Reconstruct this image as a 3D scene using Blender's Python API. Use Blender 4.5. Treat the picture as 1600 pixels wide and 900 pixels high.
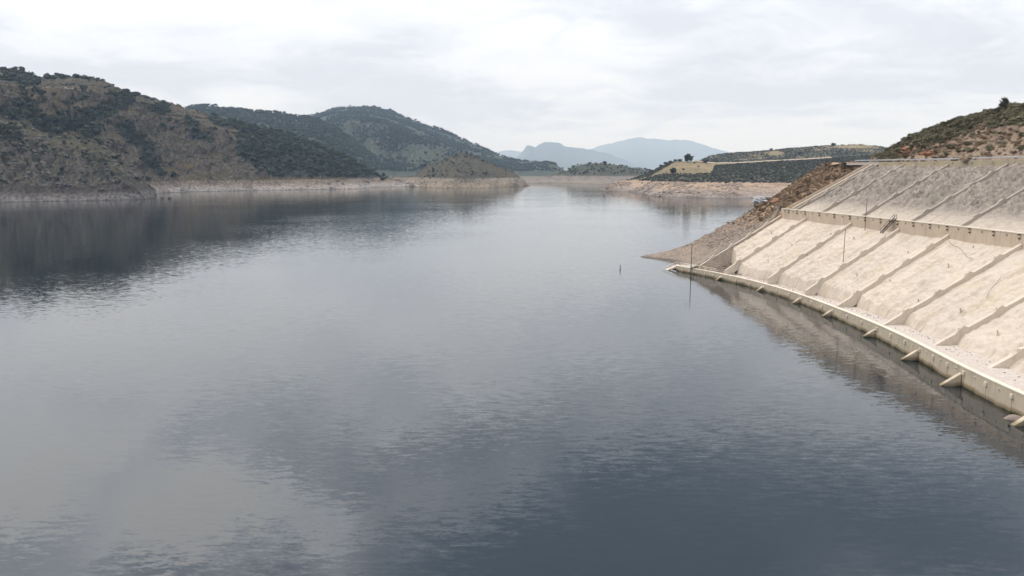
import bpy, math, random
import numpy as np
from mathutils import Vector, Matrix
from mathutils.bvhtree import BVHTree

for o in list(bpy.data.objects): bpy.data.objects.remove(o, do_unlink=True)
C = bpy.context.scene.collection
S = bpy.context.scene
rng = random.Random(11)
NR = np.random.RandomState(5)

# ------------------------------------------------------------------ camera
H = 35.0; F = 1200.0; YH = 262.0
PITCH = math.atan((450 - YH) / F)
cd = bpy.data.cameras.new('camera'); cam = bpy.data.objects.new('camera', cd); C.objects.link(cam)
cam.location = (0, 0, H); cam.rotation_euler = (math.pi / 2 - PITCH, 0, 0)
cd.sensor_width = 36; cd.lens = F / 1600 * 36; cd.clip_start = 0.5; cd.clip_end = 60000
S.camera = cam
SP, CP = math.sin(PITCH), math.cos(PITCH)

def ray(px, py):
    u = (np.asarray(px, float) - 800) / F; v = (450 - np.asarray(py, float)) / F
    return u, CP + v * SP, -SP + v * CP          # x, y, z
def atz(px, py, z=0.0):
    x, y, w = ray(px, py); t = (z - H) / w
    return x * t, y * t, H + w * t
def atY(px, py, Y):
    x, y, w = ray(px, py); t = Y / y
    return x * t, y * t, H + w * t
def proj(X, Y, Z):
    dz = Z - H; d = Y * CP - dz * SP; up = Y * SP + dz * CP
    return 800 + F * X / d, 450 - F * up / d

# ------------------------------------------------------------------ sky, sun, exposure
SUN_EL, SUN_AZ = math.radians(48), math.radians(-68)     # azimuth from +Y towards +X
W = bpy.data.worlds.new('World'); S.world = W; W.use_nodes = True
nt = W.node_tree; nt.nodes.clear()
def N(nt, typ, loc=None, **kw):
    n = nt.nodes.new(typ)
    for k, v in kw.items():
        if k in n.inputs.keys(): n.inputs[k].default_value = v
        else: setattr(n, k, v)
    return n
def L(nt, a, b): nt.links.new(a, b)
def math_n(nt, op, a, b=None, c=None, clamp=False):
    n = nt.nodes.new('ShaderNodeMath'); n.operation = op; n.use_clamp = clamp
    for i, v in enumerate((a, b, c)):
        if v is None: continue
        if isinstance(v, (int, float)): n.inputs[i].default_value = v
        else: nt.links.new(v, n.inputs[i])
    return n.outputs[0]
def vmath(nt, op, a, b=None):
    n = nt.nodes.new('ShaderNodeVectorMath'); n.operation = op
    for i, v in enumerate((a, b)):
        if v is None: continue
        if isinstance(v, (tuple, list)): n.inputs[i].default_value = v
        else: nt.links.new(v, n.inputs[i])
    return n.outputs[0]
def ramp(nt, fac, stops, interp='LINEAR'):
    n = nt.nodes.new('ShaderNodeValToRGB'); n.color_ramp.interpolation = interp
    e = n.color_ramp.elements
    while len(e) < len(stops): e.new(0.5)
    for i, (p, c) in enumerate(stops):
        e[i].position = p; e[i].color = (c[0], c[1], c[2], 1) if not isinstance(c, (int, float)) else (c, c, c, 1)
    nt.links.new(fac, n.inputs[0]); return n.outputs[0]
def noise(nt, vec, scale, detail=4, rough=0.55, dist=0.0, out='Fac', dim='3D', w=0):
    n = nt.nodes.new('ShaderNodeTexNoise'); n.noise_dimensions = dim
    if vec is not None: nt.links.new(vec, n.inputs['Vector'])
    n.inputs['Scale'].default_value = scale; n.inputs['Detail'].default_value = detail
    n.inputs['Roughness'].default_value = rough; n.inputs['Distortion'].default_value = dist
    if dim == '4D': n.inputs['W'].default_value = w
    return n.outputs[0] if out == 'Fac' else n.outputs[1]
def mix(nt, fac, a, b, blend='MIX'):
    n = nt.nodes.new('ShaderNodeMix'); n.data_type = 'RGBA'; n.blend_type = blend
    for i, v in ((0, fac), (6, a), (7, b)):
        if isinstance(v, (int, float)): n.inputs[i].default_value = v
        elif isinstance(v, (tuple, list)): n.inputs[i].default_value = (v[0], v[1], v[2], 1)
        else: nt.links.new(v, n.inputs[i])
    return n.outputs[2]
def maprange(nt, v, a, b, c=0.0, d=1.0, smooth=True):
    n = nt.nodes.new('ShaderNodeMapRange'); n.interpolation_type = 'SMOOTHSTEP' if smooth else 'LINEAR'
    nt.links.new(v, n.inputs[0])
    for i, x in enumerate((a, b, c, d)): n.inputs[i + 1].default_value = x
    return n.outputs[0]

tc = N(nt, 'ShaderNodeTexCoord')
sep = N(nt, 'ShaderNodeSeparateXYZ'); L(nt, tc.outputs['Generated'], sep.inputs[0])
up = math_n(nt, 'MAXIMUM', sep.outputs[2], 0.0)
den = math_n(nt, 'ADD', up, 0.16)
cb = N(nt, 'ShaderNodeCombineXYZ')
L(nt, math_n(nt, 'DIVIDE', sep.outputs[0], den), cb.inputs[0]); L(nt, math_n(nt, 'DIVIDE', sep.outputs[1], den), cb.inputs[1])
wv = vmath(nt, 'ADD', cb.outputs[0], (6.25, 18.35, 0))
n1 = noise(nt, wv, 0.62, 7, 0.52, 0.5)           # big cloud masses
n2 = noise(nt, wv, 2.3, 8, 0.6, 0.8)             # streaks
cl = math_n(nt, 'ADD', math_n(nt, 'MULTIPLY', n1, 0.68), math_n(nt, 'MULTIPLY', n2, 0.32))
tone = ramp(nt, cl, [(0.42, (0.68, 0.71, 0.79)), (0.465, (0.76, 0.79, 0.86)), (0.51, (0.86, 0.885, 0.94)), (0.57, (0.94, 0.96, 0.99))], 'B_SPLINE')
lift = math_n(nt, 'MULTIPLY_ADD', up, 1.1, 0.93)
deep = maprange(nt, up, 0.20, 0.40, 0.0, 1.0)
n3 = noise(nt, wv, 0.5, 4, 0.5, 0.5)      # clouds overhead are thicker: more contrast
cl2 = math_n(nt, 'ADD', math_n(nt, 'MULTIPLY', n3, 0.72), math_n(nt, 'MULTIPLY', n2, 0.28))
tone2 = ramp(nt, cl2, [(0.38, (0.13, 0.165, 0.215)), (0.46, (0.34, 0.38, 0.45)), (0.535, (0.95, 0.965, 1.02)), (0.60, (2.1, 2.1, 2.12))], 'B_SPLINE')
tn = mix(nt, deep, tone, tone2)
lift = math_n(nt, 'MULTIPLY', lift, maprange(nt, up, 0.5, 0.9, 1.0, 1.6))
vs = N(nt, 'ShaderNodeVectorMath', operation='SCALE'); L(nt, tn, vs.inputs[0]); L(nt, lift, vs.inputs[3])
bgc = N(nt, 'ShaderNodeBackground'); L(nt, vs.outputs[0], bgc.inputs[0]); bgc.inputs[1].default_value = 1.0
sky = N(nt, 'ShaderNodeTexSky'); sky.sky_type = 'NISHITA'; sky.sun_disc = False
sky.sun_elevation = SUN_EL; sky.sun_rotation = SUN_AZ; sky.altitude = 900; sky.dust_density = 2.0
bgs = N(nt, 'ShaderNodeBackground'); L(nt, sky.outputs[0], bgs.inputs[0]); bgs.inputs[1].default_value = 0.1
ms = N(nt, 'ShaderNodeMixShader'); ms.inputs[0].default_value = 0.94
L(nt, bgs.outputs[0], ms.inputs[1]); L(nt, bgc.outputs[0], ms.inputs[2])
wo = N(nt, 'ShaderNodeOutputWorld'); L(nt, ms.outputs[0], wo.inputs[0])

sd = bpy.data.lights.new('sun', 'SUN'); sd.energy = 1.05; sd.angle = math.radians(22); sd.color = (1, 0.95, 0.87)
sun = bpy.data.objects.new('sun', sd); C.objects.link(sun)
sdir = Vector((math.sin(SUN_AZ) * math.cos(SUN_EL), math.cos(SUN_AZ) * math.cos(SUN_EL), math.sin(SUN_EL)))
sun.rotation_euler = (-sdir).to_track_quat('-Z', 'Y').to_euler(); sun.location = sdir * 300

S.view_settings.view_transform = 'Standard'; S.view_settings.look = 'None'
S.view_settings.exposure = 0.09; S.view_settings.gamma = 1; S.view_settings.use_curve_mapping = False
S.render.engine = 'CYCLES'
S.cycles.use_denoising = True
S.cycles.max_bounces = 5; S.cycles.diffuse_bounces = 2; S.cycles.glossy_bounces = 3; S.cycles.volume_bounces = 2
S.cycles.transparent_max_bounces = 4; S.cycles.use_adaptive_sampling = True; S.cycles.adaptive_threshold = 0.01
S.cycles.caustics_reflective = False; S.cycles.caustics_refractive = False

# ------------------------------------------------------------------ noise in numpy
_perm = NR.permutation(256); _perm = np.concatenate([_perm, _perm, _perm])
_ang = NR.rand(256) * 2 * np.pi; _gx, _gy = np.cos(_ang), np.sin(_ang)
def perlin(x, y, seed=0):
    x = np.asarray(x, float) + seed * 17.31; y = np.asarray(y, float) - seed * 9.77
    xi = np.floor(x).astype(int); yi = np.floor(y).astype(int); xf = x - xi; yf = y - yi
    u = xf * xf * xf * (xf * (xf * 6 - 15) + 10); v = yf * yf * yf * (yf * (yf * 6 - 15) + 10)
    def g(a, b, dx, dy):
        h = _perm[_perm[a & 255] + (b & 255)]; return _gx[h] * dx + _gy[h] * dy
    a = g(xi, yi, xf, yf); b = g(xi + 1, yi, xf - 1, yf); c = g(xi, yi + 1, xf, yf - 1); d = g(xi + 1, yi + 1, xf - 1, yf - 1)
    return (a + u * (b - a)) * (1 - v) + (c + u * (d - c)) * v
def fbm(x, y, oct=5, seed=0, gain=0.5):
    s = 0; a = 1.0; f = 1.0
    for i in range(oct): s = s + a * perlin(x * f, y * f, seed + i); a *= gain; f *= 2.03
    return s
def ridged(x, y, oct=5, seed=0, gain=0.5):
    s = 0; a = 1.0; f = 1.0
    for i in range(oct): s = s + a * (0.35 - np.abs(perlin(x * f, y * f, seed + i))) * 2; a *= gain; f *= 2.05
    return s
def sstep(a, b, x):
    t = np.clip((x - a) / (b - a), 0, 1); return t * t * (3 - 2 * t)

# ------------------------------------------------------------------ object helpers
def tag(o, label=None, cat=None, group=None, kind=None):
    if label: o['label'] = label
    if cat: o['category'] = cat
    if group: o['group'] = group
    if kind: o['kind'] = kind
    return o
def mesh_from(name, V, Fc, mats, fm=None, smooth=False, loc=(0, 0, 0)):
    V = np.asarray(V, float) - np.asarray(loc, float)
    me = bpy.data.meshes.new(name); me.from_pydata(V.tolist(), [], Fc); 
    for m in (mats if isinstance(mats, (list, tuple)) else [mats]): me.materials.append(m)
    if fm is not None: me.polygons.foreach_set('material_index', fm)
    if smooth: me.polygons.foreach_set('use_smooth', [True] * len(me.polygons))
    me.update(); return me
def link(name, me, parent=None, loc=(0, 0, 0)):
    o = bpy.data.objects.new(name, me); C.objects.link(o); o.location = loc
    if parent: o.parent = parent
    return o
def empty(name, loc):
    o = bpy.data.objects.new(name, None); C.objects.link(o); o.location = loc; o.empty_display_size = 0.2; return o
class MB:
    """collects shapes in world coordinates for one mesh"""
    def __init__(s): s.V = []; s.F = []; s.M = []
    def add(s, V, Fc, m=0):
        b = len(s.V); s.V += [tuple(v) for v in V]; s.F += [tuple(i + b for i in f) for f in Fc]; s.M += [m] * len(Fc)
    def hexa(s, P, m=0):          # 8 points: bottom 4 ccw, top 4 ccw
        s.add(P, [(3, 2, 1, 0), (4, 5, 6, 7), (0, 1, 5, 4), (1, 2, 6, 5), (2, 3, 7, 6), (3, 0, 4, 7)], m)
    def box(s, c, ax, ay, az, hx, hy, hz, m=0):
        c, ax, ay, az = map(Vector, (c, ax, ay, az))
        P = [c + ax * (hx * i) + ay * (hy * j) + az * (hz * k) for k in (-1, 1) for i, j in ((-1, -1), (1, -1), (1, 1), (-1, 1))]
        s.hexa(P, m)
    def bar(s, a, b, r, n=6, m=0):
        a, b = Vector(a), Vector(b); d = (b - a).normalized(); q = d.to_track_quat('Z', 'Y')
        P = []
        for p in (a, b):
            for i in range(n):
                t = 2 * math.pi * i / n; P.append(p + q @ Vector((math.cos(t) * r, math.sin(t) * r, 0)))
        Fc = [(i, (i + 1) % n, (i + 1) % n + n, i + n) for i in range(n)] + [tuple(reversed(range(n))), tuple(range(n, 2 * n))]
        s.add(P, Fc, m)
    def tube(s, pts, r, n=5, m=0):
        for a, b in zip(pts[:-1], pts[1:]): s.bar(a, b, r, n, m)
    def build(s, name, mats, parent=None, smooth=False):
        base = Vector((0, 0, 0))
        if parent is not None:
            p = parent
            while p is not None: base += p.location; p = p.parent
            return link(name, mesh_from(name, s.V, s.F, mats, s.M, smooth, base), parent)
        P = np.array(s.V); c = ((P[:, 0].min() + P[:, 0].max()) / 2, (P[:, 1].min() + P[:, 1].max()) / 2, P[:, 2].min())
        return link(name, mesh_from(name, s.V, s.F, mats, s.M, smooth, c), None, c)

# ------------------------------------------------------------------ materials
def new_mat(name, rough=0.9):
    m = bpy.data.materials.new(name); m.use_nodes = True; t = m.node_tree
    b = t.nodes['Principled BSDF']; b.inputs['Roughness'].default_value = rough
    b.inputs['Specular IOR Level'].default_value = 0.2
    g = t.nodes.new('ShaderNodeNewGeometry')
    return m, t, b, g.outputs['Position'], g
def add_bump(t, b, h, strength, dist):
    n = t.nodes.new('ShaderNodeBump'); n.inputs['Strength'].default_value = strength; n.inputs['Distance'].default_value = dist
    L(t, h, n.inputs['Height']); L(t, n.outputs[0], b.inputs['Normal'])

def terrain_mat(name, grass, grass2, rock, rockpale, band_lo, band_hi, sc, scrub=(0.045, 0.055, 0.035), band_top=16.0, bump=1.5, rock_amt=0.5, hazeless=False):
    """open ground with rock outcrops, a bare drawdown band below the high water mark, scrub where attribute 'scrub' is"""
    m, t, b, P, g = new_mat(name, 0.95)
    big = noise(t, P, 0.012 * sc, 5, 0.6, 0.3); mid = noise(t, P, 0.06 * sc, 6, 0.62, 0.3); fin = noise(t, P, 0.35 * sc, 6, 0.65)
    soil = mix(t, ramp(t, big, [(0.38, 0.0), (0.62, 1.0)]), grass, grass2)
    soil = mix(t, ramp(t, fin, [(0.3, 0.0), (0.7, 1.0)]), soil, mix(t, 1.0, soil, (1.45, 1.42, 1.38), 'MULTIPLY'))
    # rocks where the ground is steep or the noise says so
    ns = N(t, 'ShaderNodeSeparateXYZ'); L(t, g.outputs['Normal'], ns.inputs[0])
    steep = maprange(t, ns.outputs[2], 0.92, 0.62, 0.0, 1.0)
    rk = math_n(t, 'ADD', math_n(t, 'MULTIPLY', mid, 0.9), math_n(t, 'MULTIPLY', steep, 0.35))
    rk = math_n(t, 'ADD', rk, math_n(t, 'MULTIPLY', fin, 0.35))
    rf = maprange(t, rk, 0.98 - rock_amt * 0.35, 1.08 - rock_amt * 0.3)
    rcol = mix(t, ramp(t, fin, [(0.38, 0.0), (0.62, 1.0)]), rock, rockpale)
    col = mix(t, rf, soil, rcol)
    spk = ramp(t, noise(t, P, 0.16 * sc, 5, 0.7), [(0.52, 0.0), (0.62, 1.0)])
    col = mix(t, math_n(t, 'MULTIPLY', spk, 0.75), col, scrub)      # low shrubs too small to build
    at = N(t, 'ShaderNodeAttribute', attribute_name='scrub')
    sm = math_n(t, 'ADD', at.outputs['Fac'], math_n(t, 'MULTIPLY', math_n(t, 'SUBTRACT', fin, 0.5), 1.2))
    sc2 = mix(t, ramp(t, fin, [(0.35, 0.0), (0.65, 1.0)]), scrub, tuple(c * 1.45 for c in scrub))
    col = mix(t, math_n(t, 'MULTIPLY', maprange(t, sm, 0.42, 0.6), maprange(t, at.outputs['Fac'], 0.02, 0.1)), col, sc2)
    # drawdown band
    ps = N(t, 'ShaderNodeSeparateXYZ'); L(t, P, ps.inputs[0])
    zz = math_n(t, 'ADD', ps.outputs[2], math_n(t, 'MULTIPLY', math_n(t, 'SUBTRACT', mid, 0.5), 5.0))
    lay = N(t, 'ShaderNodeTexWave', wave_type='BANDS', bands_direction='Z'); L(t, P, lay.inputs[0])
    lay.inputs['Scale'].default_value = 0.32; lay.inputs['Distortion'].default_value = 1.6; lay.inputs['Detail'].default_value = 4
    bh = math_n(t, 'ADD', math_n(t, 'MULTIPLY', ps.outputs[2], 0.045), math_n(t, 'MULTIPLY', big, 0.5))
    bcol = mix(t, ramp(t, bh, [(0.42, 0.0), (0.72, 1.0)]), band_lo, band_hi)
    bcol = mix(t, math_n(t, 'MULTIPLY', lay.outputs['Fac'], 0.35), bcol, mix(t, 1.0, bcol, (0.72, 0.7, 0.7), 'MULTIPLY'))
    bcol = mix(t, math_n(t, 'MULTIPLY', ramp(t, fin, [(0.5, 0.0), (0.58, 1.0)]), 0.8), bcol, mix(t, 1.0, bcol, (0.45, 0.44, 0.45), 'MULTIPLY'))
    bcol = mix(t, math_n(t, 'MULTIPLY', ramp(t, fin, [(0.38, 1.0), (0.46, 0.0)]), 0.7), bcol, mix(t, 1.0, bcol, (1.5, 1.5, 1.5), 'MULTIPLY'))
    bl = noise(t, P, 0.05 * sc, 6, 0.68, 0.6)
    bcol = mix(t, math_n(t, 'MULTIPLY', ramp(t, bl, [(0.5, 0.0), (0.6, 1.0)]), 0.7), bcol, mix(t, 1.0, bcol, (0.55, 0.54, 0.56), 'MULTIPLY'))
    wet = maprange(t, ps.outputs[2], 0.9, 0.15)
    bcol = mix(t, math_n(t, 'MULTIPLY', wet, 0.65), bcol, (0.05, 0.045, 0.035))
    col = mix(t, maprange(t, zz, band_top - 0.8, band_top + 0.8), bcol, col)
    L(t, col, b.inputs['Base Color'])
    add_bump(t, b, math_n(t, 'ADD', mid, math_n(t, 'MULTIPLY', fin, 0.5)), 0.6, bump)
    return m

M = {}
M['hill_left'] = terrain_mat('rocky_hillside', (0.064, 0.045, 0.022), (0.040, 0.034, 0.016), (0.048, 0.038, 0.029), (0.135, 0.108, 0.086), (0.28, 0.245, 0.215), (0.17, 0.135, 0.10), 0.8, (0.020, 0.026, 0.019), rock_amt=0.42)
M['knoll_left'] = terrain_mat('dark_rocky_knoll', (0.060, 0.046, 0.024), (0.040, 0.036, 0.018), (0.044, 0.036, 0.030), (0.135, 0.115, 0.098), (0.19, 0.17, 0.155), (0.075, 0.062, 0.052), 0.8, (0.018, 0.023, 0.016), rock_amt=0.5)
M['hill_far'] = terrain_mat('wooded_hillside', (0.045, 0.05, 0.03), (0.032, 0.04, 0.028), (0.11, 0.09, 0.08), (0.16, 0.135, 0.12), (0.24, 0.21, 0.18), (0.22, 0.2, 0.19), 0.6, (0.03, 0.04, 0.03), rock_amt=0.35, bump=4, band_top=2)
M['island'] = terrain_mat('rocky_knoll', (0.07, 0.06, 0.038), (0.05, 0.05, 0.03), (0.08, 0.068, 0.06), (0.15, 0.13, 0.11), (0.23, 0.195, 0.155), (0.20, 0.175, 0.15), 1.2, (0.03, 0.035, 0.026), rock_amt=0.55)
M['knoll'] = terrain_mat('brown_rocky_knoll', (0.066, 0.052, 0.032), (0.042, 0.042, 0.024), (0.065, 0.05, 0.04), (0.13, 0.11, 0.09), (0.24, 0.195, 0.14), (0.22, 0.185, 0.14), 1.2, (0.025, 0.028, 0.02), rock_amt=0.8)
M['shore_right'] = terrain_mat('right_shore_ground', (0.20, 0.155, 0.085), (0.13, 0.105, 0.06), (0.19, 0.155, 0.135), (0.30, 0.26, 0.22), (0.26, 0.215, 0.18), (0.36, 0.26, 0.18), 1.0, (0.046, 0.046, 0.030), rock_amt=0.2, bump=0.8)
M['mountain'] = terrain_mat('mountain_slope', (0.06, 0.06, 0.05), (0.05, 0.055, 0.045), (0.1, 0.09, 0.08), (0.12, 0.11, 0.1), (0.1, 0.1, 0.08), (0.1, 0.1, 0.08), 0.08, bump=10, rock_amt=0.3)
M['hill_near'] = terrain_mat('dry_hill_by_road', (0.20, 0.15, 0.10), (0.155, 0.115, 0.085), (0.24, 0.18, 0.135), (0.33, 0.25, 0.19), (0.2, 0.15, 0.1), (0.2, 0.15, 0.1), 6, (0.14, 0.08, 0.052), band_top=-50, rock_amt=0.4, bump=0.25)

def bank_mat():
    m, t, b, P, g = new_mat('stony_bank', 0.95)
    big = noise(t, P, 0.05, 5, 0.6, 0.4); mid = noise(t, P, 0.35, 6, 0.65); fin = noise(t, P, 2.2, 6, 0.7)
    ps = N(t, 'ShaderNodeSeparateXYZ'); L(t, P, ps.inputs[0])
    low = mix(t, ramp(t, mid, [(0.35, 0.0), (0.65, 1.0)]), (0.185, 0.145, 0.115), (0.27, 0.215, 0.17))
    hi = mix(t, ramp(t, big, [(0.4, 0.0), (0.6, 1.0)]), (0.32, 0.225, 0.145), (0.24, 0.175, 0.12))
    hi = mix(t, ramp(t, mid, [(0.5, 0.0), (0.68, 1.0)]), hi, (0.27, 0.155, 0.10))
    zz = math_n(t, 'ADD', ps.outputs[2], math_n(t, 'MULTIPLY', math_n(t, 'SUBTRACT', big, 0.5), 12))
    col = mix(t, maprange(t, zz, 9, 19), low, hi)
    col = mix(t, ramp(t, fin, [(0.4, 0.0), (0.75, 0.7)]), col, mix(t, 1.0, col, (1.6, 1.58, 1.55), 'MULTIPLY'))
    col = mix(t, ramp(t, fin, [(0.28, 0.8), (0.46, 0.0)]), col, mix(t, 1.0, col, (0.4, 0.4, 0.4), 'MULTIPLY'))
    col = mix(t, math_n(t, 'MULTIPLY', maprange(t, ps.outputs[2], 0.6, 0.1), 0.6), col, (0.06, 0.055, 0.045))
    L(t, col, b.inputs['Base Color']); add_bump(t, b, math_n(t, 'ADD', mid, fin), 0.8, 0.3)
    return m
M['bank'] = bank_mat()

def concrete_mat(name, c1, c2, stain=(0.2, 0.17, 0.12), waterline=False, sc=1.0):
    m, t, b, P, g = new_mat(name, 0.85)
    n1 = noise(t, P, 0.25 * sc, 6, 0.6); n2 = noise(t, P, 3 * sc, 6, 0.7)
    col = mix(t, ramp(t, n1, [(0.35, 0.0), (0.65, 1.0)]), c1, c2)
    # rain streaks running down
    st = N(t, 'ShaderNodeMapping'); st.inputs['Scale'].default_value = (1.3, 1.3, 0.12); L(t, P, st.inputs[0])
    n3 = noise(t, st.outputs[0], 1.0, 5, 0.65)
    col = mix(t, math_n(t, 'MULTIPLY', ramp(t, n3, [(0.52, 0.0), (0.72, 1.0)]), 0.45), col, stain)
    col = mix(t, ramp(t, n2, [(0.35, 0.35), (0.6, 0.0)]), col, mix(t, 1.0, col, (0.75, 0.74, 0.72), 'MULTIPLY'))
    if waterline:
        ps = N(t, 'ShaderNodeSeparateXYZ'); L(t, P, ps.inputs[0])
        zz = math_n(t, 'ADD', ps.outputs[2], math_n(t, 'MULTIPLY', math_n(t, 'SUBTRACT', n1, 0.5), 1.6))
        col = mix(t, maprange(t, zz, 0.95, 0.35), col, (0.26, 0.20, 0.12))
        col = mix(t, maprange(t, zz, 0.30, 0.02), col, (0.07, 0.062, 0.03))
    L(t, col, b.inputs['Base Color']); add_bump(t, b, math_n(t, 'ADD', n2, n1), 0.35, 0.08)
    return m
M['wall'] = concrete_mat('pale_concrete_wall', (0.58, 0.49, 0.365), (0.49, 0.41, 0.31), waterline=True)
M['wall_up'] = concrete_mat('stained_concrete_wall', (0.60, 0.49, 0.37), (0.51, 0.415, 0.32), (0.30, 0.20, 0.13))
M['rib'] = concrete_mat('rib_concrete', (0.64, 0.55, 0.445), (0.56, 0.48, 0.385), (0.36, 0.3, 0.23))
M['coping'] = concrete_mat('coping_concrete', (0.74, 0.65, 0.52), (0.66, 0.58, 0.47), (0.45, 0.38, 0.29))

def shotcrete_mat():
    m, t, b, P, g = new_mat('sprayed_concrete', 0.92)
    ps = N(t, 'ShaderNodeSeparateXYZ'); L(t, P, ps.inputs[0])
    big = noise(t, P, 0.07, 5, 0.6, 0.4); mid = noise(t, P, 0.55, 7, 0.66, 0.3); fin = noise(t, P, 3.2, 6, 0.7)
    cream = mix(t, ramp(t, big, [(0.35, 0.0), (0.65, 1.0)]), (0.60, 0.51, 0.415), (0.54, 0.465, 0.39))
    cream = mix(t, math_n(t, 'MULTIPLY', ramp(t, mid, [(0.55, 0.0), (0.75, 1.0)]), 0.4), cream, (0.50, 0.40, 0.29))
    cream = mix(t, ramp(t, fin, [(0.32, 0.6), (0.45, 0.0)]), cream, (0.36, 0.29, 0.23))
    cream = mix(t, ramp(t, noise(t, P, 1.1, 7, 0.72, 0.5), [(0.28, 0.7), (0.38, 0.0)]), cream, (0.27, 0.22, 0.18))
    sm_ = N(t, 'ShaderNodeMapping'); sm_.inputs['Scale'].default_value = (0.16, 1.0, 0.16); L(t, P, sm_.inputs[0])
    stk = noise(t, sm_.outputs[0], 0.55, 6, 0.65, 0.2)
    cream = mix(t, math_n(t, 'MULTIPLY', ramp(t, stk, [(0.48, 0.0), (0.64, 1.0)]), 0.55), cream, (0.37, 0.29, 0.21))
    cream = mix(t, math_n(t, 'MULTIPLY', ramp(t, noise(t, P, 0.12, 6, 0.7, 0.8), [(0.52, 0.0), (0.66, 1.0)]), 0.4), cream, (0.50, 0.42, 0.28))
    grey = mix(t, ramp(t, mid, [(0.38, 0.0), (0.62, 1.0)]), (0.19, 0.16, 0.135), (0.37, 0.315, 0.265))
    grey = mix(t, ramp(t, fin, [(0.36, 0.8), (0.48, 0.0)]), grey, (0.12, 0.10, 0.085))
    grey = mix(t, ramp(t, big, [(0.55, 0.0), (0.7, 0.5)]), grey, (0.19, 0.17, 0.13))
    zz = math_n(t, 'ADD', ps.outputs[2], math_n(t, 'MULTIPLY', math_n(t, 'SUBTRACT', mid, 0.5), 5))
    cream = mix(t, math_n(t, 'MULTIPLY', maprange(t, ps.outputs[2], 20.5, 21.5), 0.45), cream, (0.33, 0.28, 0.235))
    col = mix(t, maprange(t, zz, 22.3, 25.6), cream, grey)
    L(t, col, b.inputs['Base Color']); add_bump(t, b, math_n(t, 'ADD', mid, math_n(t, 'MULTIPLY', fin, 0.35)), 0.7, 0.45)
    return m
M['shot'] = shotcrete_mat()

def simple_mat(name, c1, c2, sc=1.0, rough=0.8, bump=0.1, metal=0.0):
    m, t, b, P, g = new_mat(name, rough)
    n1 = noise(t, P, sc, 6, 0.65)
    L(t, mix(t, ramp(t, n1, [(0.35, 0.0), (0.65, 1.0)]), c1, c2), b.inputs['Base Color'])
    b.inputs['Metallic'].default_value = metal
    add_bump(t, b, n1, 0.4, bump); return m
M['gravel'] = simple_mat('gravel_path', (0.42, 0.36, 0.31), (0.54, 0.465, 0.41), 1.6, 0.95, 0.1)
M['hole'] = simple_mat('dark_recess', (0.04, 0.035, 0.03), (0.07, 0.06, 0.05), 5)
M['rust'] = simple_mat('rusty_iron', (0.10, 0.07, 0.055), (0.17, 0.11, 0.08), 4, 0.7, 0.02)
M['railpaint'] = simple_mat('pale_rail_paint', (0.45, 0.41, 0.36), (0.55, 0.5, 0.44), 2, 0.6, 0.01)
M['iron'] = simple_mat('dark_iron', (0.035, 0.03, 0.027), (0.06, 0.05, 0.045), 4, 0.7, 0.02)
M['galv'] = simple_mat('galvanised_steel', (0.42, 0.42, 0.43), (0.52, 0.52, 0.53), 2, 0.5, 0.01, 0.3)
M['asphalt'] = simple_mat('worn_asphalt', (0.10, 0.095, 0.095), (0.15, 0.14, 0.135), 2, 0.9, 0.03)
M['paint'] = simple_mat('road_paint', (0.6, 0.6, 0.58), (0.75, 0.75, 0.72), 3, 0.7, 0.01)
M['rock'] = simple_mat('grey_brown_rock', (0.17, 0.135, 0.11), (0.30, 0.24, 0.195), 0.9, 0.9, 0.15)
M['stone'] = simple_mat('pale_stone', (0.30, 0.26, 0.22), (0.44, 0.38, 0.33), 1.2, 0.9, 0.05)
M['rock_pale'] = simple_mat('pale_rock', (0.30, 0.295, 0.29), (0.44, 0.43, 0.42), 0.6, 0.85, 0.2)
M['rock_red'] = simple_mat('rusty_red_rock', (0.20, 0.10, 0.06), (0.36, 0.20, 0.12), 1.6, 0.9, 0.3)
M['white_stone'] = simple_mat('white_stone', (0.7, 0.68, 0.62), (0.8, 0.78, 0.72), 1.5, 0.8, 0.05)
M['bark'] = simple_mat('bark', (0.07, 0.055, 0.04), (0.12, 0.095, 0.075), 6, 0.95, 0.05)
M['cable'] = simple_mat('grey_cable', (0.16, 0.13, 0.11), (0.22, 0.18, 0.15), 5, 0.7, 0.01)
M['plain'] = simple_mat('dry_plain', (0.11, 0.10, 0.06), (0.16, 0.13, 0.085), 0.004, 0.95, 1)
M['track'] = simple_mat('dirt_track', (0.34, 0.28, 0.2), (0.42, 0.34, 0.26), 0.3, 0.95, 0.1)
def leaf_mat(name, c1, c2, sc=0.8):
    m, t, b, P, g = new_mat(name, 0.75)
    oi = N(t, 'ShaderNodeObjectInfo')
    n1 = noise(t, P, sc, 4, 0.6)
    f = math_n(t, 'ADD', math_n(t, 'MULTIPLY', ramp(t, n1, [(0.35, 0.0), (0.65, 1.0)]), 0.6), math_n(t, 'MULTIPLY', oi.outputs['Random'], 0.4))
    L(t, mix(t, f, c1, c2), b.inputs['Base Color']); return m
M['leaf'] = leaf_mat('evergreen_leaves', (0.020, 0.027, 0.015), (0.046, 0.053, 0.030))
M['leaf_far'] = leaf_mat('distant_evergreen_leaves', (0.030, 0.042, 0.026), (0.06, 0.07, 0.042))
M['shrub'] = leaf_mat('olive_shrub_leaves', (0.085, 0.080, 0.044), (0.19, 0.165, 0.095), 0.5)
M['dry'] = leaf_mat('dry_brush', (0.27, 0.19, 0.12), (0.40, 0.29, 0.185), 1.5)
M['brown'] = leaf_mat('brown_shrub_twigs', (0.19, 0.135, 0.09), (0.30, 0.215, 0.145), 1.5)
M['greybush'] = leaf_mat('bare_twigs', (0.16, 0.14, 0.13), (0.24, 0.21, 0.19), 1.5)

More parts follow.
